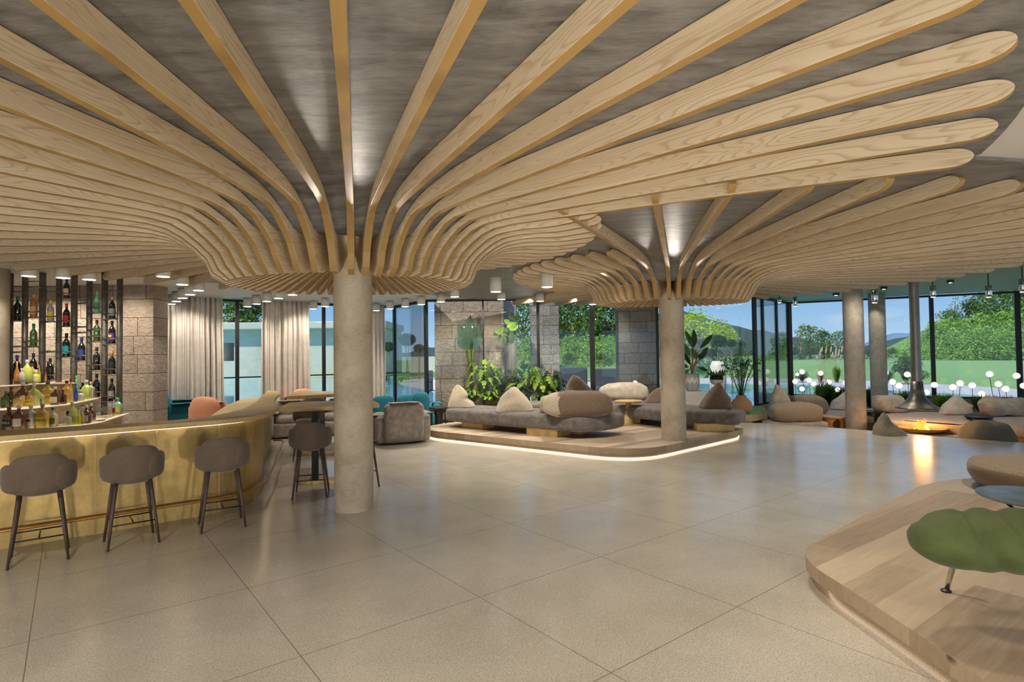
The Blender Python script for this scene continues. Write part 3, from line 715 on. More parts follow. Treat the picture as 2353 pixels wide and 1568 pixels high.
# ------------------------------------------------------------------ back bar: three lit steps, curved to the right
def step_line(pxs, z): return [(G(x_, y_, z).x, G(x_, y_, z).y) for x_, y_ in pxs]
Z1, Z2, Z3 = .90, 1.16, 1.45
L1 = step_line([(-60, 999), (0, 994), (60, 990), (120, 985), (165, 981), (211, 975), (240, 965), (280, 953)], Z1)
L2 = step_line([(-60, 946), (0, 944), (70, 940), (130, 934), (165, 927), (190, 922), (226, 914)], Z2)
L3 = step_line([(-60, 892), (0, 889), (60, 885), (110, 880), (148, 874)], Z3)
bb = thing('back_bar', 'stepped oak back bar with three glowing shelves of bottles', 'back bar', (0, 0, 0))
def step_solid(L, z0, z1, name):
    b = MB(); back = [(p[0] - .15 - .0, p[1] + 1.6) for p in L]; b.prism(L + [(L[-1][0] - .15, L[-1][1] + .25)] + [(-7.0, 9.1), (L[0][0] - .6, 9.0)], z0, z1); return b.build(name, M['oak_side'], bb)
step_solid(L1, 0, Z1, 'lower_step'); step_solid(L2, Z1, Z2, 'middle_step'); step_solid(L3, Z2, Z3, 'upper_step')
for L, z in ((L1, Z1), (L2, Z2), (L3, Z3)):
    ins = [(p[0] - .01, p[1] + .035) for p in L]; ins2 = [(p[0] - .01, p[1] + .20) for p in L]
    b = MB(); b.prism(ins + ins2[::-1], z, z + .006); tag(b.build('light_panel', emissive('shelf_glow', (1, .80, .50), .95), bb), 'glowing strip set into the shelf')

# bottle rack: dark tubes with cross bars
RY = 9.9
rk = thing('bottle_rack', 'tall rack of dark steel tubes with small cross bars holding single bottles', 'bottle rack', (0, 0, 0))
post_px = [22, 57, 97, 135, 170, 205, 240, 275]
def rx(px): return A(px, 800, RY).x
for i, px in enumerate(post_px):
    b = MB(); w_ = .046 if i % 2 else .05; b.lathe([(w_, .3), (w_, 3.37)], 14); b.build('post', M['steel_post'], rk, smooth=True, loc=(rx(px), RY, 0))
def cross(i, py, par=rk):
    x0, x1 = rx(post_px[i]), rx(post_px[i + 1]); z = A(40, py, RY).z
    b = MB(); b.tube([(x0, RY - .05, z), (x1, RY - .05, z)], .009, 6); b.tube([(x0, RY + .06, z + .02), (x1, RY + .06, z + .02)], .009, 6)
    b.build('cross_bar', M['steel_post'], par, smooth=True)

# ------------------------------------------------------------------ bottles
def gl(name, c, rough=.08, a=.0):
    t = NT(name); return t.pbr(c, rough, 0, None, .7, **{'Coat Weight': .6, 'Coat Roughness': .03})
BM = {'black': gl('black_glass', (.012, .014, .012)), 'green': gl('green_glass', (.06, .14, .03)), 'dkgreen': gl('dark_green_glass', (.02, .10, .035)), 'clear': gl('clear_glass', (.42, .38, .32)),
      'amber': gl('amber_spirit', (.38, .16, .03)), 'gold': gl('golden_spirit', (.62, .38, .07)), 'pale': gl('pale_spirit', (.62, .55, .34)), 'lime': gl('lime_liqueur', (.50, .56, .12)),
      'yellow': gl('yellow_liqueur', (.75, .66, .05)), 'brown': gl('brown_whisky', (.14, .05, .02)), 'blue': gl('blue_glass', (.02, .07, .40)), 'mint': gl('mint_glass', (.18, .46, .28)), 'orange': gl('orange_spirit', (.45, .15, .03))}
LM = {k: simple('label_' + k, c, .6, 0, .05) for k, c in {'white': (.74, .70, .62), 'black': (.02, .02, .02), 'yellow': (.85, .60, .05), 'red': (.55, .03, .03), 'teal': (.04, .36, .40), 'navy': (.03, .05, .22),
      'cream': (.75, .66, .50), 'green': (.10, .20, .08), 'orange': (.75, .25, .03), 'tan': (.66, .42, .24), 'grey': (.36, .34, .31), 'maroon': (.22, .02, .03), 'lime': (.1, .55, .15), 'purple': (.16, .03, .32), 'brown': (.10, .05, .03), 'clear': (.6, .58, .55), 'blue': (.02, .08, .45), 'darkgreen': (.01, .20, .10)}.items()}
def bottle(label, x_, y_, z_, h, body, cap, lab=None, shape='wine', w=None, name='bottle', text=None, grp=None, capr=None, band=None):
    t = thing(name, label, 'bottle', (x_, y_, z_), 0, grp)
    if shape == 'wine': w = w or h * .13; prof = [(w * .9, 0), (w, .01 * h), (w, .56 * h), (w * .93, .62 * h), (w * .6, .70 * h), (w * .36, .76 * h), (w * .32, .84 * h)]; ct = (.84, 1.0, .36)
    elif shape == 'square': w = w or h * .17; prof = [(w * .93, 0), (w, .02 * h), (w, .60 * h), (w * .9, .66 * h), (w * .45, .73 * h), (w * .33, .78 * h), (w * .30, .86 * h)]; ct = (.86, 1.0, .36)
    elif shape == 'round': w = w or h * .20; prof = [(w * .85, 0), (w, .04 * h), (w * 1.02, .45 * h), (w * .85, .62 * h), (w * .4, .74 * h), (w * .26, .80 * h), (w * .24, .87 * h)]; ct = (.87, 1.0, .32)
    elif shape == 'slim': w = w or h * .115; prof = [(w * .95, 0), (w, .02 * h), (w * .95, .5 * h), (w * .5, .68 * h), (w * .32, .78 * h), (w * .3, .88 * h)]; ct = (.88, 1.0, .34)
    elif shape == 'squat': w = w or h * .26; prof = [(w * .95, 0), (w, .03 * h), (w, .55 * h), (w * .8, .62 * h), (w * .35, .66 * h), (w * .32, .74 * h)]; ct = (.74, 1.0, .42)
    b = MB(); n_ = 20
    if shape == 'square':
        vs = []; k_ = len(prof); n_ = 20
        for r, z in prof:
            for i in range(n_):
                a = 2 * math.pi * (i + .5) / n_; q = .45 if z < .66 * h else 1
                vs.append((math.copysign(abs(math.cos(a)) ** q, math.cos(a)) * r, math.copysign(abs(math.sin(a)) ** q, math.sin(a)) * r * .75, z))
        b.add(vs, [(j * n_ + i, j * n_ + (i + 1) % n_, (j + 1) * n_ + (i + 1) % n_, (j + 1) * n_ + i) for j in range(k_ - 1) for i in range(n_)] + [tuple(range(n_ - 1, -1, -1)), tuple(range((k_ - 1) * n_, k_ * n_))])
    else: b.lathe(prof, n_)
    b.build('glass_body', BM[body], t, smooth=True)
    cr_ = (capr or ct[2]) * w; b = MB(); b.lathe([(cr_ * .98, ct[0] * h), (cr_, ct[0] * h + .004), (cr_, h * ct[1] - .003), (cr_ * .9, h * ct[1])], 12); b.build('cap', LM[cap], t, smooth=True)
    if lab:
        l0, l1 = (.14, .46) if shape != 'squat' else (.12, .5)
        ww = w + .0012; b = MB(); arc = 15; vs = []
        for z in (l0 * h, l1 * h):
            for i in range(arc):
                a = -math.pi / 2 + (i / (arc - 1) - .5) * (2.4 if shape != 'square' else 2.0)
                if shape == 'square': vs.append((math.copysign(abs(math.cos(a)) ** .45, math.cos(a)) * (w + .0015), math.copysign(abs(math.sin(a)) ** .45, math.sin(a)) * (w * .75 + .002), z))
                else: vs.append((ww * math.cos(a), ww * math.sin(a), z))
        b.add(vs, [(i, i + 1, arc + i + 1, arc + i) for i in range(arc - 1)]); lo_ = b.build('label', LM[lab], t, smooth=True)
        if band:
            y0 = -(w * (.75 if shape == 'square' else 1)) - .003
            b = MB(); hh = (l1 - l0) * h
            b.box((0, y0, (l0 + l1) / 2 * h + hh * .12), (w * 1.0, .002, hh * .3)); b.build('label_band', LM[band], lo_)
        if text:
            cu = bpy.data.curves.new('lettering', 'FONT'); cu.body = text; cu.align_x = 'CENTER'; cu.align_y = 'CENTER'; cu.size = w * .62 if len(text) < 7 else w * .36; cu.extrude = .0004
            o_ = bpy.data.objects.new('lettering', cu); COL.objects.link(o_); o_.parent = lo_; o_.location = (0, -(w * (.75 if shape == 'square' else 1)) - .0035, (l0 + l1) / 2 * h + .02 * h); o_.rotation_euler = (math.pi / 2, 0, 0)
            me = bpy.data.meshes.new_from_object(o_); me.materials.append(LM['black'] if lab != 'black' else LM['white'])
            o2 = bpy.data.objects.new('lettering', me); COL.objects.link(o2); o2.parent = lo_; o2.location = o_.location; o2.rotation_euler = o_.rotation_euler; bpy.data.objects.remove(o_)
    return t
# (gap index, pixel y of the base, height px, body, cap, label, words)
rackb = [(0, 739, 56, 'black', 'darkgreen', None, 'black bottle with a dark green cap high on the rack, in its leftmost gap'),
         (1, 732, 54, 'orange', 'orange', 'tan', 'clear bottle of orange spirit with an orange cap on the rack'),
         (1, 799, 53, 'green', 'darkgreen', None, 'olive green bottle in the rack below the one with the orange cap'),
         (2, 742, 49, 'clear', 'yellow', 'yellow', 'clear bottle with a yellow cap and yellow label on the rack'),
         (3, 689, 48, 'black', 'black', 'tan', 'black bottle with a tan emblem label, topmost on the rack'),
         (3, 753, 52, 'black', 'red', 'red', 'black bottle with a red cap and red label on the rack'),
         (3, 824, 55, 'black', 'black', 'teal', 'dark bottle with a teal label on the rack'),
         (4, 833, 54, 'black', 'navy', 'navy', 'dark bottle with a navy blue neck and label on the rack'),
         (5, 723, 50, 'mint', 'lime', 'green', 'clear green bottle with a bright green cap on the rack'),
         (5, 789, 50, 'green', 'maroon', None, 'olive green bottle with a maroon neck on the rack'),
         (5, 855, 53, 'black', 'black', None, 'plain black bottle on the rack, right below the olive one with the maroon neck'),
         (5, 917, 53, 'black', 'black', None, 'plain black bottle lowest in the second gap from the right'),
         (6, 738, 52, 'black', 'grey', 'grey', 'black bottle with a grey label in the rightmost gap, top one'),
         (6, 795, 53, 'black', 'black', 'purple', 'dark bottle with a small yellow and purple label in the rightmost gap'),
         (6, 865, 54, 'black', 'orange', 'black', 'black bottle with an orange cap in the rightmost gap of the rack'),
         (6, 927, 52, 'black', 'black', 'grey', 'black bottle with a pale label, lowest in the rightmost gap'),
         (1, 866, 52, 'black', 'black', None, 'black bottle in the rack just above the heads of the upper shelf bottles'),
         (2, 876, 50, 'black', 'black', None, 'black bottle in the rack to the left of the stemmed glass'),
         (0, 872, 54, 'black', 'purple', None, 'black bottle with a purple cap in the leftmost gap of the rack')]
for g_, py, hp, bd, cp, lb, words in rackb:
    x_ = (rx(post_px[g_]) + rx(post_px[g_ + 1])) / 2; h = sz(RY, hp); z = A(40, py, RY).z
    bottle(words, x_, RY, z + .012, h, bd, cp, lb, 'wine', h * .135, grp='bottles on the steel rack', capr=.42, band='yellow' if lb == 'purple' else None)
    cross(g_, py); cross(g_, py - hp * .25)
for g_, py in ((0, 660), (0, 672), (0, 798), (0, 811), (1, 649), (1, 662), (2, 661), (2, 673), (2, 811), (4, 688), (4, 701), (4, 755), (4, 768), (5, 658), (6, 673), (5, 761)): cross(g_, py)

# bottles on the three steps: (px, py of the base, step z, height px, shape, body, cap, label, text, band, words)
lines = [
 (12, 992, Z1, 54, 'square', 'brown', 'maroon', 'black', None, None, 'bottle with a black label and maroon cap at the left end of the lower shelf', 38 - 12),
]
stepb = [
 (11, 991, Z1, 53, 'square', 'brown', 'maroon', 'black', 'OHLA', None, 'square bottle with a black label and maroon cap, leftmost on the lower shelf'),
 (34, 990, Z1, 56, 'square', 'brown', 'clear', 'cream', None, None, 'brown whisky bottle with a plain cream label on the lower shelf'),
 (62, 987, Z1, 54, 'square', 'pale', 'clear', 'white', None, 'maroon', 'pale bottle with a white label and dark red shield on the lower shelf'),
 (89, 986, Z1, 56, 'square', 'gold', 'grey', 'yellow', 'LONDON', None, 'golden gin bottle with a round yellow label on the lower shelf'),
 (113, 983, Z1, 44, 'square', 'pale', 'darkgreen', 'green', None, None, 'small green labelled bottle beside the golden gin bottle on the lower shelf'),
 (149, 981, Z1, 34, 'squat', 'pale', 'black', None, None, None, 'short square bottle with a black stopper in front of the lime bottle'),
 (158, 980, Z1, 55, 'round', 'lime', 'white', None, None, None, 'bulbous lime yellow bottle with a white cap on the lower shelf'),
 (173, 979, Z1, 40, 'slim', 'yellow', 'grey', 'yellow', None, None, 'slim bottle with a yellow label right of the bulbous lime bottle'),
 (181, 978, Z1, 46, 'slim', 'clear', 'darkgreen', 'yellow', None, None, 'slim bottle with a dark green cap, left of the white capped pair'),
 (191, 976, Z1, 42, 'square', 'brown', 'white', 'white', None, None, 'white capped brown bottle on the lower shelf, left one of the pair'),
 (202, 973, Z1, 43, 'square', 'brown', 'white', 'white', None, None, 'white capped brown bottle on the lower shelf, right one of the pair'),
 (265, 953, Z1, 37, 'square', 'mint', 'lime', 'yellow', None, None, 'green and yellow bottle at the right end of the lower shelf'),
 (256, 956, Z1, 36, 'slim', 'clear', 'grey', 'maroon', None, None, 'slim bottle with a dark red label beside the green and yellow one'),
 (4, 939, Z2, 38, 'square', 'green', 'green', 'green', None, None, 'low green labelled bottle at the left end of the middle shelf'),
 (17, 938, Z2, 48, 'square', 'brown', 'maroon', 'black', 'OHLA', None, 'square bottle with a black label and maroon cap on the middle shelf'),
 (33, 939, Z2, 34, 'squat', 'gold', 'brown', None, None, None, 'short round golden bottle with a cork on the middle shelf'),
 (44, 936, Z2, 55, 'square', 'brown', 'clear', 'cream', None, None, 'brown whisky bottle with a plain cream label on the middle shelf'),
 (59, 937, Z2, 36, 'square', 'gold', 'grey', 'yellow', 'LONDON', None, 'small golden gin bottle with a yellow label on the middle shelf'),
 (70, 935, Z2, 53, 'square', 'lime', 'clear', 'white', None, 'maroon', 'pale green bottle with a white label and dark red shield on the middle shelf'),
 (85, 934, Z2, 35, 'square', 'pale', 'darkgreen', 'green', None, None, 'small green labelled bottle left of the large golden one, middle shelf'),
 (102, 932, Z2, 54, 'square', 'gold', 'brown', 'yellow', 'LONDON', None, 'large golden gin bottle with a yellow label on the middle shelf'),
 (119, 933, Z2, 42, 'square', 'brown', 'white', 'cream', None, None, 'brown bottle with a cream label and white cap, right of the large golden gin bottle'),
 (129, 931, Z2, 38, 'slim', 'brown', 'orange', 'white', None, None, 'slim brown bottle with an orange top on the middle shelf'),
 (137, 931, Z2, 34, 'square', 'brown', 'maroon', 'black', None, None, 'small bottle with a black label near the middle of the middle shelf'),
 (146, 928, Z2, 52, 'round', 'gold', 'maroon', None, None, None, 'round amber decanter with a maroon cap on the middle shelf'),
 (155, 927, Z2, 54, 'slim', 'gold', 'brown', None, None, None, 'slim amber bottle with a brown cork beside the blue bottle'),
 (167, 925, Z2, 42, 'slim', 'blue', 'blue', None, None, None, 'deep blue narrow bottle on the middle shelf'),
 (169, 921, Z2, 56, 'slim', 'mint', 'lime', None, None, None, 'mint green bottle with a tall green neck behind the blue bottle'),
 (179, 923, Z2, 26, 'squat', 'pale', 'clear', 'cream', None, None, 'short pale bottle with a cream label right of the blue bottle'),
 (193, 919, Z2, 44, 'square', 'lime', 'clear', None, None, None, 'broad lime green bottle near the right end of the middle shelf'),
 (203, 917, Z2, 38, 'square', 'clear', 'tan', 'white', None, 'red', 'bottle with a white label and red mark at the right end of the middle shelf'),
 (184, 915, Z2, 34, 'square', 'black', 'black', None, None, None, 'black square bottle behind the broad lime green one'),
 (31, 884, Z3, 52, 'slim', 'amber', 'tan', 'orange', None, None, 'tall amber bottle with an orange label at the left end of the upper shelf'),
 (42, 884, Z3, 36, 'round', 'clear', 'white', None, None, None, 'clear round decanter beside the tall amber bottle, upper shelf'),
 (55, 882, Z3, 54, 'round', 'lime', 'clear', None, None, None, 'bulbous lime bottle with a clear stopper on the upper shelf'),
 (66, 881, Z3, 44, 'square', 'gold', 'brown', 'white', None, None, 'golden bottle with a white label left of the middle of the upper shelf'),
 (75, 881, Z3, 30, 'squat', 'yellow', 'clear', 'cream', None, None, 'short yellow bottle on the upper shelf'),
 (83, 880, Z3, 40, 'slim', 'gold', 'orange', None, None, None, 'slim golden bottle in the middle of the upper shelf'),
 (91, 879, Z3, 50, 'square', 'brown', 'white', 'white', None, None, 'brown bottle with a white cap, left one of the pair on the upper shelf'),
 (105, 878, Z3, 46, 'square', 'brown', 'clear', 'white', None, None, 'brown bottle with a clear cap, right one of the pair on the upper shelf'),
 (98, 881, Z3, 24, 'slim', 'amber', 'red', None, None, None, 'miniature amber bottle between the pair on the upper shelf'),
 (114, 876, Z3, 38, 'square', 'pale', 'darkgreen', 'cream', None, None, 'pale bottle with a cream label near the right end of the upper shelf'),
 (120, 875, Z3, 28, 'squat', 'gold', 'clear', None, None, None, 'short golden bottle last in the row on the upper shelf')]
for px, py, z, hp, shp, bd, cp, lb, tx, bn, words in stepb:
    p = G(px, py, z); h = sz(p.y, hp); wpx = {'square': 11, 'round': 10.5, 'slim': 5.5, 'squat': 9.5, 'wine': 7}[shp] * (hp / 54 if shp != 'squat' else hp / 34)
    bottle(words, p.x, p.y + .06, z + .007, h, bd, cp, lb, shp, sz(p.y, wpx), grp='bottles on the back bar shelves', text=tx, band=bn)
def wine_glass(label, px, py, z, hp, grp='glasses on the back bar'):
    p = G(px, py, z); h = sz(p.y, hp); b = MB(); w = h * .26
    b.lathe([(w * .8, 0), (w * .75, .01), (.006, .02), (.006, h * .42), (w * .5, h * .5), (w, h * .68), (w * .9, h * .9), (w * .72, h)], 20, cap=False)
    tag(b.build('wine_glass', M['glassware'], smooth=True, loc=(p.x, p.y + .05, z + .008)), label, 'glass', grp)
M['glassware'] = thin_glass('glassware', (.86, .93, .9), .3)
wine_glass('large stemmed glass standing at the right end of the upper shelf', 131, 874, Z3, 25)
for i, (px, py) in enumerate([(222, 967), (230, 963), (238, 962), (246, 959), (226, 958), (236, 955)]):
    wine_glass(['small glass nearest the white dish on the lower shelf', 'second small glass from the white dish', 'small glass in the middle of the cluster on the lower shelf', 'small glass closest to the slim red labelled bottle', 'back left glass of the cluster on the lower shelf', 'back right glass of the cluster on the lower shelf'][i], px, py, Z1, 24, 'small glasses at the right of the lower shelf')
p = G(216, 972, Z1); b = MB(); b.lathe([(.04, 0), (.09, .01), (.12, .035), (.115, .04), (.02, .015)], 24); tag(b.build('dish', M['white_stone'], smooth=True, loc=(p.x, p.y + .06, Z1 + .008)), 'small white dish at the bend of the lower shelf', 'dish')

# ------------------------------------------------------------------ ceiling downlights
def make_downlight(r=.105, h=.2):
    t = thing('downlight', 'x', 'downlight', group='white cylinder downlights')
    b = MB(); b.lathe([(r, 0), (r, h)], 28); b.build('housing', M['white'], t, smooth=True)
    for p in t.children[0].data.polygons:
        if len(p.vertices) > 4: p.use_smooth = False
    b = MB(); b.lathe([(r * .86, -.004), (r * .86, .002)], 28); b.build('light_disc', M['lamp_on'], t)
    return t
dl = make_downlight(); first = [True]
DL = [((66, 635), 'large cylinder downlight above the left of the bottle rack'), ((145, 639), 'cylinder downlight above the middle of the bottle rack'), ((205, 643), 'cylinder downlight above the right part of the bottle rack'),
 ((375, 636), 'cylinder downlight under the fins above the left window'), ((419, 654.5), 'topmost of the downlights in the diagonal row before the left curtain'), ((456, 668), 'downlight on its own right of the diagonal row at the left curtain'),
 ((437, 677.5), 'second downlight down in the diagonal row before the left curtain'), ((420, 685.5), 'third downlight down in the diagonal row before the left curtain'), ((405, 693), 'fourth downlight down in the diagonal row before the left curtain'), ((393, 699), 'lowest downlight of the diagonal row before the left curtain'),
 ((568.5, 705), 'lowest downlight just right of the first black mullion'), ((589.6, 699), 'downlight at the left edge of the middle curtain'), ((613, 693), 'downlight over the left half of the middle curtain'), ((640, 686), 'downlight over the middle of the middle curtain'), ((672, 678), 'downlight under the fins over the right half of the middle curtain'),
 ((720, 710), 'downlight in the pane right of the middle curtain'), ((747, 704.7), 'downlight beside the second black mullion'), ((864.6, 714), 'downlight touching the sky right of the near column'), ((896, 710), 'downlight left of the mullion at the glass corner'), ((931, 705), 'downlight right of the mullion at the glass corner'),
 ((968, 700), 'downlight above the round topiary tree'), ((1013, 694), 'downlight at the left edge of the wide stone pier'), ((1045, 682.5), 'downlight up under the fins above the wide stone pier'), ((1139, 671), 'grey downlight hanging between the two canopies, left one'), ((1152, 688.5), 'downlight right of the slim mullion over the stone pier'), ((1257, 660), 'grey downlight hanging between the two canopies, right one'), ((1241, 692.6), 'downlight over the second stone pier'), ((1362, 700), 'downlight before the thick mullion under the right canopy')]
for i, ((px, py), lb) in enumerate(DL):
    z = 3.16; p = G(px, py, z)
    if px in (1139, 1257): z = 2.98; p = G(px, py, z)
    o = dl if i == 0 else copy_thing(dl, 'white ' + lb if 'grey' not in lb else lb)
    if i == 0: o['label'] = 'white ' + lb
    o.location = (p.x, p.y, z)
    if z < 3.1:
        for ch in o.children:
            if ch.name.startswith('housing'): ch.scale.z = 1.3
    if i % 2 == 0 or i < 3: lamp('downlight_beam', 'SPOT', (p.x, p.y, z - .03), 85, (1, .90, .76), .08, (p.x, p.y, 0), 1.7, .8)

# ------------------------------------------------------------------ oak platform with daybeds
def platform(label, outline, z=.2, th=.105, ins=.10, mat='oak', led=(.004, .026)):
    t = thing('oak_platform', label, 'platform')
    b = MB(); b.prism(outline, z - th, z, 0, 1); b.build('deck', [M[mat], M['oak_side']], t, bevel=.008)
    i1 = inset(outline, ins); b = MB(); b.prism(i1, 0, z - th); b.build('plinth', M['oak_side'], t)
    if led:
        b = MB(); o1 = inset(outline, ins - .012); n = len(o1); vs = [(p[0], p[1], led[0]) for p in o1] + [(p[0], p[1], led[1]) for p in o1]
        b.add(vs, [(i, (i + 1) % n, n + (i + 1) % n, n + i) for i in range(n)]); tag(b.build('led_strip', M['led'], t), 'glowing light strip under the deck edge')
    return t
P1 = roundpoly([(-2.35, 12.75), (2.05, 9.32), (5.35, 12.35), (2.4, 15.4), (-.2, 15.35)], [1.0, 1.0, 1.1, .3, .8], 12)
platform('rounded oak platform with a glowing base under the grey daybeds', P1)
def daybed(label, outline, z0, z1, blocks, mat='velvet_grey', bmat='gold_block', bz=0, seed=0, rad=.09, grp=None):
    t = thing('daybed', label, 'daybed', (0, 0, 0), 0, grp)
    ol = roundpoly(outline, .22, 6)
    soft_slab(ol, z0, z1, rad, .012, .075, 4, seed).build('mattress', M[mat], t, smooth=True)
    for (x_, y_, rz, w, d) in blocks:
        b = MB(); b.box((x_, y_, (bz + z0) / 2 + .005), (w, d, z0 - bz + .01), rz); b.build('block_foot', M[bmat], t)
    return t
def w2(px, py, z): p = G(px, py, z); return (p.x, p.y)
# front daybed: its long front edge runs along the platform edge
fa = (-1.62, 12.95); fb = (1.18, 10.72); dv = Vector((fb[0] - fa[0], fb[1] - fa[1])).normalized(); nv = Vector((-dv.y, dv.x))
fb2 = (fb[0] + .62, fb[1] + .15)
bk = lambda p, d: (p[0] + nv.x * d, p[1] + nv.y * d)
a1 = math.atan2(dv.y, dv.x)
def along(s_, d): return (fa[0] + dv.x * s_ + nv.x * d, fa[1] + dv.y * s_ + nv.y * d)
daybed('long grey velvet daybed at the front of the oak platform', [fa, fb, fb2, bk(fb2, .85), bk(fa, 1.15)], .33, .62,
       [(*along(.78, .35), a1, .62, .4), (*along(.42, .8), a1, .5, .4), (*along(2.75, .3), a1, .75, .5), (*along(3.0, .8), a1, .6, .35)], seed=3, bz=.2)
# right daybed
daybed('grey velvet daybed at the right end of the oak platform, behind its column', [(4.50, 11.35), (4.95, 11.95), (2.9, 15.3), (1.55, 14.35), (2.2, 13.6), (3.25, 12.1)], .34, .61,
       [(4.15, 11.8, -.05, .75, .4), (2.6, 13.4, -1.0, .7, .4), (2.2, 14.2, -.9, .6, .5)], seed=11, bz=.2)
daybed('grey velvet daybed at the back of the oak platform under the cream back cushion', [(-.3, 13.9), (1.35, 14.35), (1.35, 15.1), (-.4, 15.1)], .36, .60, [(.3, 14.4, .2, .5, .5)], seed=21, bz=.2)

def cushion(label, px, py, Y, z, wpx, hpx, kind, mat, depth=.6, seed=0, lean=(0, 0), rz=0, amp=.02, grp=None, name='cushion', sq=.6, cat='cushion', fold=0):
    """px,py = centre of its base as seen; wpx,hpx = its size in the photograph."""
    p = A(px, py, Y); w = sz(Y, wpx) ; h = sz(Y, hpx)
    b = blob(w, depth, h, kind, seed, amp, lean, sq=sq, fold=fold)
    o = b.build(name, M[mat], smooth=True, loc=(p.x, Y, z), rz=rz); return tag(o, label, cat, grp)
CG = 'cushions on the platform daybeds'
cushion('cream boucle cushion with a folded peak at the left end of the front daybed', 1060, 935, 13.25, .60, 64, 54, 'pyramid', 'cream', .55, 1, (-.10, 0), fold=.16, grp=CG)
cushion('cream boucle pyramid cushion in the middle of the front daybed', 1181, 944, 12.2, .59, 92, 60, 'pyramid', 'cream', .62, 2, (.0, .05), grp=CG, amp=.03)
p = A(1330, 957, 10.95)
two = thing('cushion', 'large low cushion, half cream and half brown knit, on the front daybed', 'cushion', (p.x, 11.1, .59), -.1, CG)
bw = sz(11.0, 160)
bb_ = blob(bw, .66, sz(11.0, 60), 'pillow', 5, .02, sq=.45, nu=48)
lv, lf = bb_.v, bb_.f
for nm, mt, test in (('cream_half', 'cream', lambda c: c < -bw * .27), ('brown_half', 'brown', lambda c: c >= -bw * .27)):
    fs_ = [f for f in lf if test(sum(lv[i][0] for i in f) / len(f))]; us = sorted({i for f in fs_ for i in f}); rm = {q: j for j, q in enumerate(us)}
    b = MB(); b.add([lv[i] for i in us], [tuple(rm[i] for i in f) for f in fs_]); b.build(nm, M[mt], two, smooth=True)
cushion('brown knit cushion with a folded peak behind the two-tone cushion', 1335, 905, 11.7, .61, 104, 88, 'pyramid', 'brown', .5, 6, (-.14, .0), amp=.03, fold=.12, grp=CG)
cushion('small cream cushion peeping out left of the two-tone cushion', 1262, 935, 11.7, .60, 44, 42, 'pillow', 'cream', .4, 7, grp=CG)
cushion('wide cream velvet back cushion with diagonal creases on the rear daybed', 1433, 912, 14.75, .60, 112, 40, 'pillow', 'cream_soft', .45, 8, (0, .1), amp=.035, grp=CG, sq=.5)
cushion('brown cushion half hidden behind the right column', 1510, 916, 13.9, .60, 62, 34, 'pyramid', 'brown', .5, 9, (.05, 0), grp=CG)
cushion('brown knit cushion with a leaning peak at the right end of the platform', 1645, 938, 12.2, .60, 72, 60, 'pyramid', 'brown', .55, 10, (.08, 0), fold=-.1, grp=CG, amp=.025)
# gold pedestal table
p = G(1445, 974, .2); t = thing('side_table', 'gold pedestal side table standing on the oak platform', 'side table', (p.x, p.y, .2))
b = MB(); b.lathe([(.125, 0), (.12, .01), (.055, .48)], 28); b.build('pedestal', M['brass_top'], t, smooth=True)
b = MB(); b.lathe([(.06, .47), (.27, .49), (.31, .51), (.31, .535), (.285, .535), (.27, .52), (.01, .515)], 36); b.build('tabletop', M['brass_top'], t, smooth=True)

# ------------------------------------------------------------------ low black drum tables
def arch_table(label, x_, y_, z_, r, h, mat, grp='drum side tables'):
    t = thing('side_table', label, 'side table', (x_, y_, z_), rnd.random(), grp)
    b = MB(); b.lathe([(r * .9, h - .05), (r, h - .035), (r, h - .01), (r * .97, h), (r * .9, h - .008), (.01, h - .012)], 32); b.build('tabletop', M[mat], t, smooth=True)
    for k in range(4):
        a0 = k * math.pi / 2
        b = MB(); n = 7
        vs = []
        for (zz, da) in [(0, .42), (.1 * h, .34), (.45 * h, .27), (.75 * h, .36), (h - .045, .72)]:
            for rr in (r * .86, r * .72):
                for q in (-1, -.33, .33, 1): vs.append((rr * math.cos(a0 + q * da), rr * math.sin(a0 + q * da), zz))
        fs = []
        for j in range(4):
            for i in range(3):
                for s_ in (0, 4): fs.append((j * 8 + s_ + i, j * 8 + s_ + i + 1, (j + 1) * 8 + s_ + i + 1, (j + 1) * 8 + s_ + i))
            for i in (0, 3): fs.append((j * 8 + i, j * 8 + 4 + i, (j + 1) * 8 + 4 + i, (j + 1) * 8 + i))
        fs += [(i, i + 1, 4 + i + 1, 4 + i) for i in range(3)]
        b.add(vs, fs); b.build('leg', M[mat], t)
    return t
p = A(1008, 969, 14.0); arch_table('black drum side table with arched legs beside the teal armchair', p.x, 14.0, 0, sz(14, 22), .56, 'black_wood')
p = A(407, 960, 10.6); arch_table('black round side table in front of the dark teal sofa behind the bar', p.x, 10.6, 0, sz(10.6, 31), .66, 'black_wood')

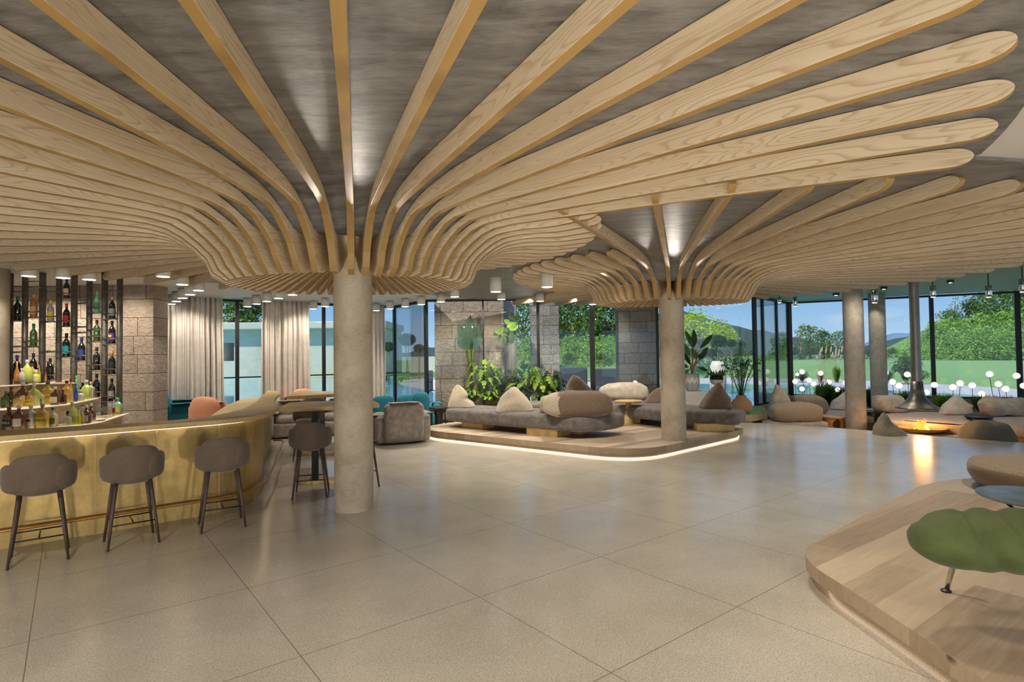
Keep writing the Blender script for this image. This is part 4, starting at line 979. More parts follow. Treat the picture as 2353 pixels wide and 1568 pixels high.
# ------------------------------------------------------------------ armchairs and sofas (local +y = the way the sitter faces)
def roll(w, d, h, r, mat, t, name, x_, y_, z_, rz=0, seed=0, amp=.008):
    b = soft_slab(roundpoly([(-w / 2, -d / 2), (w / 2, -d / 2), (w / 2, d / 2), (-w / 2, d / 2)], min(w, d) * .35, 5), z_, z_ + h, min(r, h * .48, w * .48, d * .48), amp, .06, 5, seed)
    return b.build(name, M[mat], t, smooth=True, loc=(x_, y_, 0), rz=rz)
def armchair(label, x_, y_, rz, mat, w=.95, d=.9, h=.75, seed=0, grp=None, name='armchair', cat='armchair', round_back=False, arm_h=None, seats=1):
    t = thing(name, label, cat, (x_, y_, 0), rz, grp); aw = .2; arm_h = arm_h or h * .78
    roll(w - .1, d - .1, .30, .06, mat, t, 'seat_base', 0, .02, .04, 0, seed)
    for i in range(seats):
        sw = (w - 2 * aw) / seats; roll(sw, d - .3, .17, .07, mat, t, 'seat_cushion', -w / 2 + aw + sw * (i + .5), .08, .32, 0, seed + 1 + i)
    for s in (-1, 1): roll(aw, d - .12, arm_h - .03, .1, mat, t, 'armrest', s * (w - aw) / 2, .06, .03, 0, seed + 3 + s)
    for i in range(seats):
        bw_ = (w - (.34 if seats == 1 else .3)) / seats
        if round_back:
            o = blob(bw_ * .92, .3, h - .33, 'pillow', seed, .012, (0, -.03), sq=.8).build('backrest', M[mat], t, smooth=True, loc=(-w / 2 + .1 + (.05 if seats > 1 else 0) + bw_ * (i + .5), -d / 2 + .14, .34))
        else: roll(bw_, .26, h, .12, mat, t, 'backrest', -w / 2 + (.17 if seats == 1 else .15) + bw_ * (i + .5), -d / 2 + .10, .08, 0, seed + 9 + i)
    return t
def at_floor(px, Y): r_ = ray(px, 850); return (r_.x / r_.y * Y, Y)
LG = 'armchairs of the lounge by the glass'
x_, y_ = at_floor(420, 13.2); armchair('dark teal sofa behind the bar in front of the left curtain', x_, y_, math.radians(-55), 'teal', 1.5, .95, 1.0, 1, LG, 'sofa', 'sofa', True, .84)
x_, y_ = at_floor(512, 11.9); armchair('peach armchair with rounded back behind the bar counter', x_, y_, math.radians(-25), 'peach', 1.25, .95, 1.04, 2, LG, round_back=True, arm_h=.88)
x_, y_ = at_floor(702, 15.4); armchair('peach armchair seen beyond the high table, only its top showing', x_, y_, math.radians(20), 'peach', .95, .85, 1.0, 3, LG, round_back=True)
x_, y_ = at_floor(668, 13.2); armchair('grey plush armchair partly hidden behind the high table', x_, y_, math.radians(200), 'plush_grey', 1.1, .95, .72, 4, LG)
x_, y_ = at_floor(768, 13.6); armchair('grey plush armchair behind the near column at the high table', x_, y_, math.radians(170), 'plush_grey', 1.1, .95, .72, 5, LG)
x_, y_ = at_floor(917, 12.15); armchair('grey plush armchair seen from behind, right of the near column', x_, y_, math.radians(24), 'plush_grey', 1.15, 1.05, .78, 6, LG)
x_, y_ = at_floor(895, 15.2); armchair('wide teal sofa with two rounded backs behind the grey armchair', x_, y_, math.radians(36), 'teal', 1.7, .95, .80, 7, LG, 'sofa', 'sofa', True, .55, 2)
x_, y_ = at_floor(972, 14.9); armchair('teal armchair with a rounded back beside the black drum table', x_, y_, math.radians(10), 'teal', .85, .9, .90, 8, LG, round_back=True, arm_h=.60)

# ------------------------------------------------------------------ curtains
def curtain(label, pxl, pxr, P, Q, folds, inward=.3, z1=3.36, flare=.06):
    P = Vector(P); Q = Vector(Q); f0, f1 = frac(P, Q, pxl), frac(P, Q, pxr); L = (Q - P).length; d = (Q - P).normalized(); n = Vector((d.y, -d.x))
    a_ = P + d * L * f0 + n * inward; b_ = P + d * L * f1 + n * inward; W = (b_ - a_).length
    b = MB()
    def fn(u, v):
        z = v * z1; fl = (1 - v) * flare
        uu = u + .012 * math.sin(u * folds * 2.1 + 1.3)
        x_ = (uu - .5) * W * (1 + fl) + W / 2
        am = .045 + .03 * math.sin(u * 17 + 1); y_ = am * math.sin(uu * folds * 2 * math.pi + .8 * math.sin(uu * 9)) + .02 * math.sin(uu * folds * 4.3 * math.pi + z * .4) + .015 * (1 - v) * math.sin(uu * 31 + z)
        q = a_ + d * x_ + n * y_; return (q.x, q.y, z + .01)
    b.grid(fn, folds * 14, 14); return tag(b.build('curtain', M['curtain'], smooth=True, solid=.006), label, 'curtain', 'linen curtains')
curtain('wide pale linen curtain at the left window', 380, 508, W1a, W1b, 10)
curtain('pale linen curtain between the two black mullions', 594, 702, W1a, W1b, 9)
curtain('narrow pale linen curtain peeping out right of the near column', 838, 876, W1a, W1b, 4, .3)

# ------------------------------------------------------------------ sunken lounge
ZL = -.45
def lounge_daybed(label, outline, mat='light_grey', zt=.12, zb=-.17, seed=0, foot='gold_wood'):
    t = thing('daybed', label, 'daybed', group='grey daybeds of the sunken lounge')
    soft_slab(roundpoly(outline, .25, 6), zb, zt, .08, .008, .09, 4, seed).build('mattress', M[mat], t, smooth=True)
    b = MB(); b.prism(inset(roundpoly(outline, .25, 4), .12), ZL, zb + .01); b.build('base', M[foot], t); return t
M['gold_wood'] = mat_planks('honey_oak_base', (.42, .20, .07), (.60, .32, .12), 0, .3)
def lp(px, py, z=.12): p = G(px, py, z); return (p.x, p.y)
zt = .12
daybed_l = [((1764, 958), (1893, 962), (1880, 938), (1790, 936)),]
lounge_daybed('pale grey daybed under the long sand cushion at the left of the sunken lounge', [(6.55, 14.75), (8.15, 14.55), (8.35, 15.9), (6.9, 16.6)], 'light_grey', -.02, -.25, 31)
lounge_daybed('grey daybed behind the wooden side table in the sunken lounge', [(8.35, 15.75), (9.9, 15.1), (11.0, 17.2), (9.2, 17.9)], 'light_grey', .06, -.17, 32)
lounge_daybed('long curved grey daybed behind the fire bowl', [lp(2022, 967), lp(2130, 973), lp(2230, 982), lp(2236, 953), lp(2140, 946), lp(2030, 946)], 'light_grey', .12, -.1, 33)
lounge_daybed('grey daybed at the right picture edge of the sunken lounge', [lp(2262, 972), lp(2390, 990), lp(2440, 958), lp(2300, 948), lp(2272, 953)], 'light_grey', .12, -.1, 34)
SG = 'cushions in the sunken lounge'
cushion('long rolled sand boucle cushion in front of the tall one', 1830, 978, 14.9, -.03, 112, 45, 'pillow', 'sand', .55, 21, sq=.5, grp=SG, amp=.03)
cushion('tall pale cushion rising behind the long rolled one', 1797, 965, 15.5, 0, 66, 78, 'pyramid', 'cream_soft', .6, 22, (-.12, 0), fold=.1, amp=.03, grp=SG)
cushion('brown triangular cushion behind the tall pale one', 1823, 950, 16.2, .02, 64, 48, 'pyramid', 'brown', .3, 23, (-.2, 0), grp=SG)
cushion('sand cushion with a sloping side left of the thick lounge column', 1864, 952, 16.0, .06, 74, 42, 'pillow', 'sand', .5, 24, (-.12, .1), amp=.05, grp=SG)
cushion('white cushion half hidden by the thick lounge column', 1942, 941, 16.9, .07, 66, 44, 'pyramid', 'white_fur', .5, 25, (.1, 0), amp=.03, grp=SG)
cushion('brown and cream draped cushion left of the fireplace hood', 2045, 951, 15.4, .12, 70, 40, 'pillow', 'cream_soft', .5, 26, (0, .1), amp=.05, grp=SG)
cushion('white fleece cushion with a peak right of the fireplace hood', 2196, 955, 14.7, .12, 70, 46, 'pyramid', 'white_fur', .5, 27, (.06, 0), fold=-.12, amp=.04, grp=SG)
cushion('long draped sand cushion at the right picture edge', 2318, 958, 14.2, .12, 124, 42, 'pillow', 'cream_soft', .5, 28, (0, .1), amp=.05, sq=.5, grp=SG)
for (px, py, Y, w_, h_, sd, lb) in ((2045, 1012, 12.15, 86, 62, 41, 'olive knit bean bag just below the floor rim, left of the fire bowl'), (2270, 1030, 11.7, 88, 62, 42, 'olive knit bean bag just below the floor rim, right of the fire bowl')):
    p = A(px, py, Y); zb_ = ZL
    top = A(px, py - h_ , Y).z; b = blob(sz(Y, w_), .8, top - ZL, 'pyramid' if sd == 41 else 'pillow', sd, .045, (-.10 if sd == 41 else 0, .05), nu=40, nv=26)
    tag(b.build('bean_bag', M['olive_knit'], smooth=True, loc=(p.x, Y, ZL)), lb, 'bean bag', 'olive knit bean bags')
p = A(1916, 985, 15.0); arch_table('orange wooden drum table left of the thick lounge column', p.x, 15.0, ZL, sz(15, 26) , .52 + .02, 'gold_wood')
p = A(2003, 985, 15.4); arch_table('black drum table right of the thick lounge column', p.x, 15.4, ZL, sz(15.4, 22), .62, 'black_wood')
p = A(2250, 985, 13.6); arch_table('black drum table between the curved daybed and the right daybed', p.x, 13.6, ZL, sz(13.6, 26), .65, 'black_wood')
p = A(2375, 985, 12.6); b = MB(); arch_table('orange wooden drum table cut by the right picture edge', p.x, 12.6, ZL, .32, .5, 'gold_wood')
# fire place
FX = A(2112, 985, 13.0).x
b = MB(); b.lathe([(.66, ZL), (.66, -.11), (.63, -.08), (.01, -.08)], 56); tag(b.build('fire_plinth', M['white_stone'], smooth=False, loc=(FX + .42, 13.0, 0)), 'round white stone plinth under the fire bowl', 'plinth')
b = MB(); b.lathe([(.12, -.085), (.34, -.065), (.50, -.02), (.57, .03), (.555, .03), (.32, -.04), (.01, -.06)], 56)
fb_ = b.build('fire_bowl', M['gold_block'], smooth=True, loc=(FX, 12.9, .012)); fb_.scale = (.82, .82, 1); tag(fb_, 'wide shallow golden bowl holding the fire', 'fire bowl')
t = thing('fire', 'small orange fire burning in the golden bowl', 'fire', (FX, 12.9, -.06))
for i in range(16):
    a = rnd.random() * 6.28; r_ = rnd.random() * .17; h = .12 + rnd.random() * .24 * (1 - r_ / .25); b = MB()
    pts = [(r_ * math.cos(a) + .03 * math.sin(j * 1.3 + i) * j / 3, r_ * math.sin(a) + .02 * math.cos(j * 1.7 + i), .01 + h * j / 6) for j in range(7)]
    b.tube(pts, [.022, .04, .042, .034, .024, .013, .002], 8, flat=.5); b.build('flame', M['flame' if i % 3 else 'flame_y'], t, smooth=True)
for i in range(5):
    a = i * 1.3; b = MB(); b.tube([(-.2 * math.cos(a), -.2 * math.sin(a), .02), (.2 * math.cos(a), .2 * math.sin(a), .05)], .025, 8); b.build('log', M['trunk'], t)
lamp('fire_light', 'POINT', (FX, 12.9, .42), 45, (1, .45, .12), .15)
hz0 = A(2114, 939, 13.0).z
t = thing('fireplace_hood', 'dark metal fireplace hood flaring below a long flue above the fire', 'fireplace hood', (FX - .02, 13.0, hz0))
b = MB(); b.lathe([(.42, 0), (.43, .008), (.40, .03), (.31, .085), (.225, .16), (.165, .26), (.13, .40), (.112, .62)], 48, cap=False); b.build('hood', M['gunmetal'], t, smooth=True, solid=.01)
b = MB(); b.lathe([(.112, .60), (.100, 1.2), (.096, 3.62 - hz0)], 32, cap=False); b.build('flue', M['gunmetal'], t, smooth=True)

# right-hand globe lamps and planters are in the garden section; spotlights of the lounge ceiling
def spotlight(label, px, py, hpx, z1=3.62, mat='chrome', wpx=9, Y=None, flush=False):
    if flush: p = G(px, py, z1 - .07); h = .07
    else:
        Y = Y or 16.0; p = A(px, py, Y); h = sz(Y, hpx)
    t = thing('spotlight', label, 'spotlight', (p.x, p.y, p.z), 0, 'spotlights of the lounge ceiling'); r_ = sz(p.y, wpx) * .5
    b = MB()
    if flush: b.box((0, 0, h / 2), (r_ * 2.6, r_ * 1.6, h)); b.build('housing', M['black'], t)
    else:
        b.lathe([(r_ * .75, 0), (r_, h * .2), (r_ * 1.05, h * .75), (r_ * .9, h)], 24); b.build('housing', M[mat], t, smooth=True)
        b = MB(); b.tube([(0, 0, h), (0, 0, z1 - p.z)], .012, 6); b.build('rod', M['black'], t)
    b = MB(); b.lathe([(r_ * .68, -.006), (r_ * .68, .002)], 20); b.build('light_disc', M['lamp_on'], t)
    return t
spotlight('chrome pendant spotlight over the first thin post of the lounge corner', 1791, 696, 12, Y=17.0)
spotlight('chrome pendant spotlight at the thick corner post of the lounge glazing', 1827, 704, 22, Y=16.0)
spotlight('chrome pendant spotlight in front of the slimmer lounge column', 2010, 696, 32, Y=14.0, wpx=14)
spotlight('chrome pendant spotlight in front of the post right of the flue', 2144, 683, 27, Y=14.0, wpx=12)
spotlight('chrome pendant spotlight in the wide right pane', 2272, 683, 27, Y=13.6, wpx=13)
spotlight('chrome pendant spotlight cut by the right picture edge', 2350, 671, 30, Y=12.5, wpx=14)
spotlight('flush black spotlight on the green ceiling left of the thick column', 1921, 679, 6, flush=True)
spotlight('flush black spotlight on the green ceiling right of the columns', 2031, 665, 6, flush=True)
spotlight('flush black spotlight on the green ceiling above the right panes', 2184, 650, 6, flush=True)
p4 = A(2023, 700, 17.2); lamp('column_spot', 'SPOT', (p4.x - .25, 17.1, 3.5), 60, (1, .86, .66), .04, (p4.x + .25, 18.0, 2.3), .9, .6)

# ------------------------------------------------------------------ right foreground platform
P2 = roundpoly([(2.24, .4), (2.27, 3.4), (2.2, 4.55), (3.05, 5.25), (5.3, 7.15), (8.2, 7.0), (9.2, 4), (9, .4)], [.1, .6, .45, .25, .9, .5, .5, .1], 10)
platform('large oak platform in the right foreground carrying the green sofa', P2, mat='oak2', ins=.17, led=(.06, .09))
# beige ottoman
p = G(2420, 1120, .2); t = thing('ottoman', 'beige round ottoman with a darker side at the right edge', 'ottoman', (6.08, 6.28, .2))
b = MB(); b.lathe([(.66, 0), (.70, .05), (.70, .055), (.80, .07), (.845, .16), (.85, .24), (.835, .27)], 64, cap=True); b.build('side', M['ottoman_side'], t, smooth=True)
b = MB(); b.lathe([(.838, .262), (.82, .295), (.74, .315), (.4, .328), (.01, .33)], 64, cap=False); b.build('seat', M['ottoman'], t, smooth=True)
# marble table
t = thing('coffee_table', 'small round table with a dark veined marble top beside the ottoman', 'coffee table', (4.15, 4.52, .2))
b = MB(); b.lathe([(.36, .40), (.385, .415), (.385, .425), (.01, .425)], 48); b.build('tabletop', M['marble'], t)
for k in range(3):
    a = 2.0 + k * 2.094; b = MB(); b.tube([(.30 * math.cos(a), .30 * math.sin(a), .4), (.10 * math.cos(a), .10 * math.sin(a), .25), (.24 * math.cos(a), .24 * math.sin(a), 0)], .014, 8); b.build('leg', M['black'], t, smooth=True)
# green sofa: a thick rolled and gathered velvet tube on slanted metal legs
t = thing('sofa', 'green velvet sofa with a thick gathered roll on slanted metal legs', 'sofa', (0, 0, 0))
def sofa_roll():
    pts = [((2.325, 3.365, .66), .0), ((2.345, 3.36, .66), .085), ((2.42, 3.34, .665), .165), ((2.54, 3.32, .67), .215), ((2.72, 3.28, .675), .235), ((2.92, 3.23, .68), .24), ((3.08, 3.18, .69), .225), ((3.16, 3.15, .70), .228), ((3.35, 3.08, .74), .25), ((3.6, 2.98, .80), .275), ((3.9, 2.85, .86), .29), ((4.3, 2.7, .9), .29)]
    cp = catmull([(*p_, r_) for p_, r_ in pts], 7); b = MB(); n = 44; vs = []
    for j, (x_, y_, z_, r_) in enumerate(cp):
        a_ = cp[max(j - 1, 0)]; c_ = cp[min(j + 1, len(cp) - 1)]; tt = Vector((c_[0] - a_[0], c_[1] - a_[1], c_[2] - a_[2])).normalized(); u = tt.cross(Vector((0, 0, 1))).normalized(); w = u.cross(tt)
        for i in range(n):
            th = 2 * math.pi * i / n; s_ = math.hypot(x_ - 2.36, y_ - 3.36)
            g_ = 0
            for s0, ph, dp, wd in ((.16, .5, .016, .04), (.34, 1.0, .03, .035), (.52, .9, .026, .035), (.74, .6, .04, .04), (1.15, 2.6, .016, .05)):
                c0 = s0 + .10 * math.cos(th + ph * 2.2) ; g_ -= dp * 1.7 * math.exp(-((s_ - c0) / wd) ** 2) * (.55 + .45 * math.sin(th * 1.0 + ph))
            rr = max(.0, r_ * (1 + .0) + (g_ if r_ > .12 else 0) + .006 * mnoise.noise(Vector((s_ * 5, th * 1.5, 3))))
            q = Vector((x_, y_, z_)) + u * (math.cos(th) * rr) + w * (math.sin(th) * rr * .74 + .03); vs.append(tuple(q))
    k = len(cp); b.add(vs, [(j * n + i, j * n + (i + 1) % n, (j + 1) * n + (i + 1) % n, (j + 1) * n + i) for j in range(k - 1) for i in range(n)] + [tuple(range((k - 1) * n, k * n))]); return b
sofa_roll().build('rolled_arm', M['green'], t, smooth=True)
roll(1.5, 1.0, .24, .11, 'green', t, 'seat', 4.2, 3.35, .46, -.35, 5)
pl = G(2174, 1360, .2); b = MB(); b.tube([(pl.x, pl.y, .2), (pl.x + .085, pl.y - .03, .56)], [.014, .021], 12); b.build('leg', M['chrome'], t, smooth=True)
b = MB(); b.lathe([(.03, 0), (.03, .01), (.014, .02)], 16, c=(pl.x, pl.y, .2)); b.build('foot', M['black'], t)
for x_, y_ in ((4.7, 3.1), (3.7, 4.2), (4.7, 4.1)):
    b = MB(); b.tube([(x_, y_, .2), (x_ - .05, y_, .5)], [.014, .019], 12); b.build('leg', M['chrome'], t, smooth=True)
lamp('platform_spot', 'SPOT', (2.6, 4.6, 3.1), 120, (1, .86, .66), .10, (2.75, 3.1, .2), 1.15, .8)

# ------------------------------------------------------------------ foliage
def leaf_quads(b, c, n, size, r_, mi=0, asp=.55, droop=0):
    """n small pointed leaves inside an ellipsoid of radii r_ round c, denser near its skin."""
    for _ in range(n):
        while True:
            q = Vector((r_.uniform(-1, 1), r_.uniform(-1, 1), r_.uniform(-1, 1)))
            if .25 < q.length < 1: break
        q = q.normalized() * q.length ** .4
        p = Vector((c[0] + q.x * c[3], c[1] + q.y * c[4], c[2] + q.z * c[5]))
        d = (Vector((r_.gauss(0, 1), r_.gauss(0, 1), r_.gauss(0, .7) - droop)) + q * .8).normalized(); s_ = size * r_.uniform(.6, 1.3)
        u = d.cross(Vector((r_.gauss(0, 1), r_.gauss(0, 1), r_.gauss(0, 1)))).normalized()
        b.add([p - d * s_ * .5, p + u * s_ * asp * .5, p + d * s_ * .5, p - u * s_ * asp * .5], [(0, 1, 2, 3)], mi)
def tree_proto(name, label, cat, h, clumps, n, leaf, mat, trunk_r=.12, th=None, seed=1, grp=None, branches=True):
    r_ = random.Random(seed); t = thing(name, label, cat, group=grp)
    b = MB()
    for c in clumps: leaf_quads(b, c, max(8, int(n * (c[3] * c[5]) ** .8)), leaf, r_)
    b.build('foliage', M[mat], t)
    b = MB(); th = th or h * .5; b.tube([(0, 0, -.1), (.05, 0, th * .5), (0, .04, th)], [trunk_r, trunk_r * .8, trunk_r * .5], 8)
    if branches:
        for c in clumps[:6]: b.tube([(0, .02, th * .7), (c[0] * .5, c[1] * .5, (th * .7 + c[2]) / 2), (c[0], c[1], c[2])], [trunk_r * .5, trunk_r * .35, trunk_r * .15], 5)
    b.build('trunk', M['trunk'], t, smooth=True); return t
def clumps(n, R, z0, z1, r0, seed):
    r_ = random.Random(seed); out = []
    for i in range(n):
        a = r_.random() * 6.28; z = r_.uniform(z0, z1); k = 1 - .55 * ((z - z0) / (z1 - z0)) ** 1.5; rr = R * k * r_.random() ** .5
        q = r0 * r_.uniform(.7, 1.25); out.append((rr * math.cos(a), rr * math.sin(a), z, q * 1.15, q * 1.15, q * .8))
    return out
def put(o, label, px, py, Y, hpx, base_h, rz=0, first=False, grp=None):
    """Stand a plant so that its foot is seen at px,py (distance Y) and its height spans hpx."""
    p = A(px, py, Y); top = A(px, py - hpx, Y).z; gz = 1.15 if px > 1195 and py > 798 and Y > 29 else (-.05 if py > 798 else p.z); p.z = gz if py > 798 or px < 700 else p.z
    if px < 700: p.z = -.05
    s_ = (top - p.z) / base_h
    if not first: o = copy_thing(o, label)
    o['label'] = label; o.location = (p.x, Y, p.z); o.rotation_euler.z = rz; o.scale = (s_,) * 3
    if grp: o['group'] = grp
    return o
TG = 'trees of the garden'
tb = tree_proto('leafy_tree', 'x', 'tree', 4, clumps(26, 1.5, 1.0, 3.8, .62, 2), 170, .22, 'leaf_mid', seed=3, grp=TG)
td = tree_proto('leafy_tree', 'x', 'tree', 4, clumps(26, 1.5, .8, 3.8, .6, 5), 170, .2, 'leaf_dark', seed=4, grp=TG)
ty = tree_proto('leafy_tree', 'x', 'tree', 4, clumps(22, 1.9, 1.3, 3.7, .55, 8), 170, .2, 'leaf_bright', seed=6, grp=TG)
ts = tree_proto('slender_tree', 'x', 'tree', 4, clumps(12, .7, 1.5, 3.9, .3, 12), 70, .2, 'leaf_mid', seed=9, grp=TG)
bu = tree_proto('bush', 'x', 'bush', 1.6, clumps(18, 1.35, .15, 1.3, .5, 15), 420, .13, 'leaf_grass', .04, .5, seed=10, grp='bushes on the bank')
bd = tree_proto('bush', 'x', 'bush', 1.6, clumps(14, 1.25, .3, 1.3, .5, 17), 260, .16, 'leaf_dark', .04, .5, seed=11, grp='bushes on the bank')
protos_used = set()
def P(o, *a, **k):
    f = o.name not in protos_used; protos_used.add(o.name); return put(o, *a, first=f, **k)
# left: over the concrete wall
P(td, 'dark tree behind the concrete wall at the left curtain edge', 365, 800, 66, 110, 4.3, 1)
P(ts, 'slender thin tree against the sky left of the wide curtain', 358, 800, 64, 112, 4.1, .5)
P(tb, 'green tree over the concrete wall right of the wide curtain', 535, 800, 66, 140, 4.3, 2)
P(td, 'dark tree over the concrete wall behind the first mullion', 572, 800, 68, 130, 4.3, 4)
P(tb, 'green tree seen through the window opening of the concrete wall', 520, 868, 70, 110, 4.3, 3)
# middle: between the stone piers
for i, (o, px, py, Y, h, w) in enumerate([(tb, 1200, 830, 42, 170, 'green tree between the grey post and the narrow stone pier'), (td, 1262, 835, 46, 150, 'dark tree right behind the narrow stone pier'), (tb, 1320, 815, 48, 180, 'large green tree left of the thick mullion behind the daybeds'),
      (td, 1395, 812, 50, 175, 'dark green tree between the thick mullion and the grey stone pier'), (td, 1300, 812, 56, 190, 'dark tree furthest behind the thick mullion'), (tb, 1440, 815, 54, 185, 'green tree partly behind the grey stone pier')]): P(o, w, px, py, Y, h, 4.3, i * 1.3)
for i, (px, Y, w, o) in enumerate([(1215, 36, 'meadow green bush left of the narrow stone pier', bu), (1300, 38, 'meadow green bush right of the narrow stone pier', bu), (1345, 37, 'meadow green bush just left of the thick mullion', bu), (1390, 38, 'meadow green bush just right of the thick mullion', bu), (1420, 40, 'meadow green bush beside the grey stone pier', bu), (1310, 33, 'dark low bush left of the thick mullion', bd), (1385, 33, 'dark low bush right of the thick mullion', bd)]): P(o, w, px, 842 if o is bu else 846, Y, 74 if o is bu else 36, 1.8, i)
# right of the column: bright tree and the hedge line
for i, (o, px, py, Y, h, w) in enumerate([(ty, 1606, 835, 40, 138, 'yellow green bright tree behind the potted banana plant'), (ty, 1668, 838, 43, 112, 'yellow green lower tree right of the brightest one'), (td, 1640, 842, 50, 70, 'dark tree under the yellow green crowns'), (td, 1705, 842, 52, 60, 'dark tree left of the doubled mullions'),
      (tb, 1770, 838, 48, 72, 'round green tree between the doubled mullions'), (tb, 1800, 838, 50, 80, 'green tree left of the corner post'), (ts, 1840, 832, 46, 96, 'slender light green tree just right of the corner post'), (tb, 1862, 836, 48, 94, 'green tree right of the corner post'), (ts, 1905, 832, 50, 74, 'thin light green tree left of the lounge columns'),
      (td, 1895, 838, 54, 80, 'dark tree left of the lounge columns'), (tb, 1930, 838, 55, 82, 'green tree touching the thick lounge column'), (td, 2060, 836, 60, 36, 'dark low tree between column and flue'), (bd, 2085, 835, 46, 30, 'dark bush left of the flue')]): P(o, w, px, py, Y, h, 4.3 if o is not bd else 1.8, i * .9)
# hedges: low dark row at the foot
for i in range(9):
    px = 1745 + i * 38; P(bd, ['dark hedge bush behind the first doubled mullion', 'dark hedge bush between the doubled mullions', 'dark hedge bush at the corner post', 'dark hedge bush above the small palm', 'dark hedge bush behind the dry plumes', 'dark hedge bush between the plumes', 'dark hedge bush left of the thick column', 'dark hedge bush between the lounge columns', 'dark hedge bush right of the lounge columns'][i], px, 840, 43, 42, 1.8, i * 1.1)
for i, px in enumerate((1590, 1640, 1695)): P(bd, ['dark hedge bush under the bright tree', 'dark hedge bush behind the white lamp shaped pot', 'dark hedge bush behind the spiky plant in the basket'][i], px, 842, 41, 44, 1.8, i)
# the green slope on the right: bushes in rows and trees on its crest
k = 0
for i, (px, py, Y, h) in enumerate([(2130, 832, 40, 70), (2165, 832, 39, 96), (2205, 832, 38, 104), (2250, 832, 37, 110), (2300, 832, 36, 118), (2350, 832, 35, 124), (2400, 832, 34, 126), (2185, 834, 33, 74), (2232, 834, 32, 80), (2285, 834, 31, 84), (2335, 834, 30, 86), (2385, 834, 30, 90), (2120, 834, 36, 40)]):
    P(bu, ['bright bush at the left foot of the green slope', 'tall bright bush right of the flue on the slope', 'bright bush second right of the flue', 'bright bush in the middle of the right pane', 'bright bush right of the middle of the right pane', 'bright bush at the last mullion on the slope', 'bright bush past the last mullion', 'front row bush right of the thin post', 'front row bush in the middle of the right pane', 'front row bush above the flower bed', 'front row bush by the last mullion', 'front row bush past the last mullion', 'low bush beside the flue'][i], px, py, Y, h, 1.75, i * 1.7)
for i, (o, px, py, Y, h, w) in enumerate([(ts, 2195, 760, 52, 84, 'thin feathery tree on the slope right of the thin post'), (tb, 2180, 790, 50, 80, 'green tree on the slope behind the thin post'), (td, 2235, 780, 52, 92, 'dark tree in the middle of the slope'), (ts, 2225, 760, 56, 90, 'thin feathery tree in the middle of the slope'), (tb, 2275, 780, 50, 116, 'tall green tree right of the slope middle'),
      (td, 2310, 770, 52, 118, 'tall dark tree on the slope left of the last mullion'), (tb, 2345, 770, 50, 118, 'tall green tree behind the last mullion'), (td, 2390, 770, 50, 124, 'tall dark tree at the right edge of the view'), (tb, 2148, 808, 50, 60, 'small green tree at the left end of the slope')]): P(o, w, px, py, Y, h, 4.2, i * 1.1)

# hills, far mountains, the mown bank
def ridge(name, label, prof, Y, depth, mat, seed, rough, cat='hill', zb=-1):
    """A hill range whose crest is seen along the pixel profile prof, Y metres away, with depth."""
    b = MB(); pts = catmull([(p[0], p[1]) for p in prof], 8)
    nv = 16
    def fn(u, v):
        i = min(int(u * (len(pts) - 1)), len(pts) - 2); f = u * (len(pts) - 1) - i
        px = pts[i][0] + (pts[i + 1][0] - pts[i][0]) * f; py = pts[i][1] + (pts[i + 1][1] - pts[i][1]) * f
        c = A(px, py, Y); s_ = math.sin(v * math.pi); y_ = Y + (v - .5) * depth; k_ = y_ / Y
        z = zb + (c.z - zb) * s_ ** .8 + rough * .35 * (mnoise.fractal(Vector((c.x / rough / 4 + seed, y_ / rough / 4, 0)), .8, 2, 5) - .2) * s_
        return (c.x, y_, z)
    b.grid(fn, 120, nv); o = b.build(name, M[mat], smooth=rough > 5); return tag(o, label, cat, kind='structure' if cat == 'ground' else None)
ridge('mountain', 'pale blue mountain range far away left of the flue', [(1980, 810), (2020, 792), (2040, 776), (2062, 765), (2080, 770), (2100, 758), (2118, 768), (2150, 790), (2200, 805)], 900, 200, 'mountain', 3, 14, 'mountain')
ridge('hill', 'dark wooded hill behind the bright yellow green tree', [(1480, 760), (1530, 715), (1570, 722), (1600, 732), (1650, 748), (1700, 762), (1745, 772), (1800, 792), (1850, 808), (1900, 816)], 420, 240, 'hill', 9, 10)
ridge('hill', 'low dark wooded hill between the lounge column and the flue', [(2020, 812), (2050, 800), (2080, 784), (2105, 772), (2140, 765), (2200, 760)], 300, 120, 'hill', 5, 8)
ridge('hill', 'wooded ridge far behind the topiary trees', [(850, 832), (900, 815), (950, 812), (985, 800), (1050, 806), (1120, 812), (1200, 790), (1300, 760), (1420, 740), (1520, 760)], 300, 160, 'hill', 14, 7)
ridge('grass_slope', 'bright grassy slope rising at the right of the lounge view', [(2095, 828), (2130, 800), (2180, 752), (2240, 740), (2320, 735), (2420, 730), (2520, 728)], 52, 26, 'lawn', 1, 1.2, zb=-.5)
def bank(px0, px1, Y0, Y1, ztop, name='green_bank', label='smooth mown green bank beyond the pool'):
    b = MB(); p0 = ray(px0, 800); p1 = ray(px1, 800)
    def fn(u, v):
        k = (p0.x / p0.y) * (1 - u) + (p1.x / p1.y) * u; Y = Y0[0][1]
        for (ka, ya), (kb, yb) in zip(Y0, Y0[1:]):
            if k >= ka: Y = ya + (yb - ya) * min(1, (k - ka) / (kb - ka))
        yy = Y + v * 32
        return (k * yy, yy, -.04 + (ztop + .04) * min(1, v * 22))
    b.grid(fn, 40, 22); return tag(b.build(name, M['bank']), kind='structure', label=label)
bank(1190, 2600, [((q - CX) / F, y_) for q, y_ in ((1190, 41), (1600, 41), (1850, 38.6), (2000, 33.6), (2200, 29.0), (2350, 26.6), (2600, 23.5))], 0, 1.2, 'ground_bank')
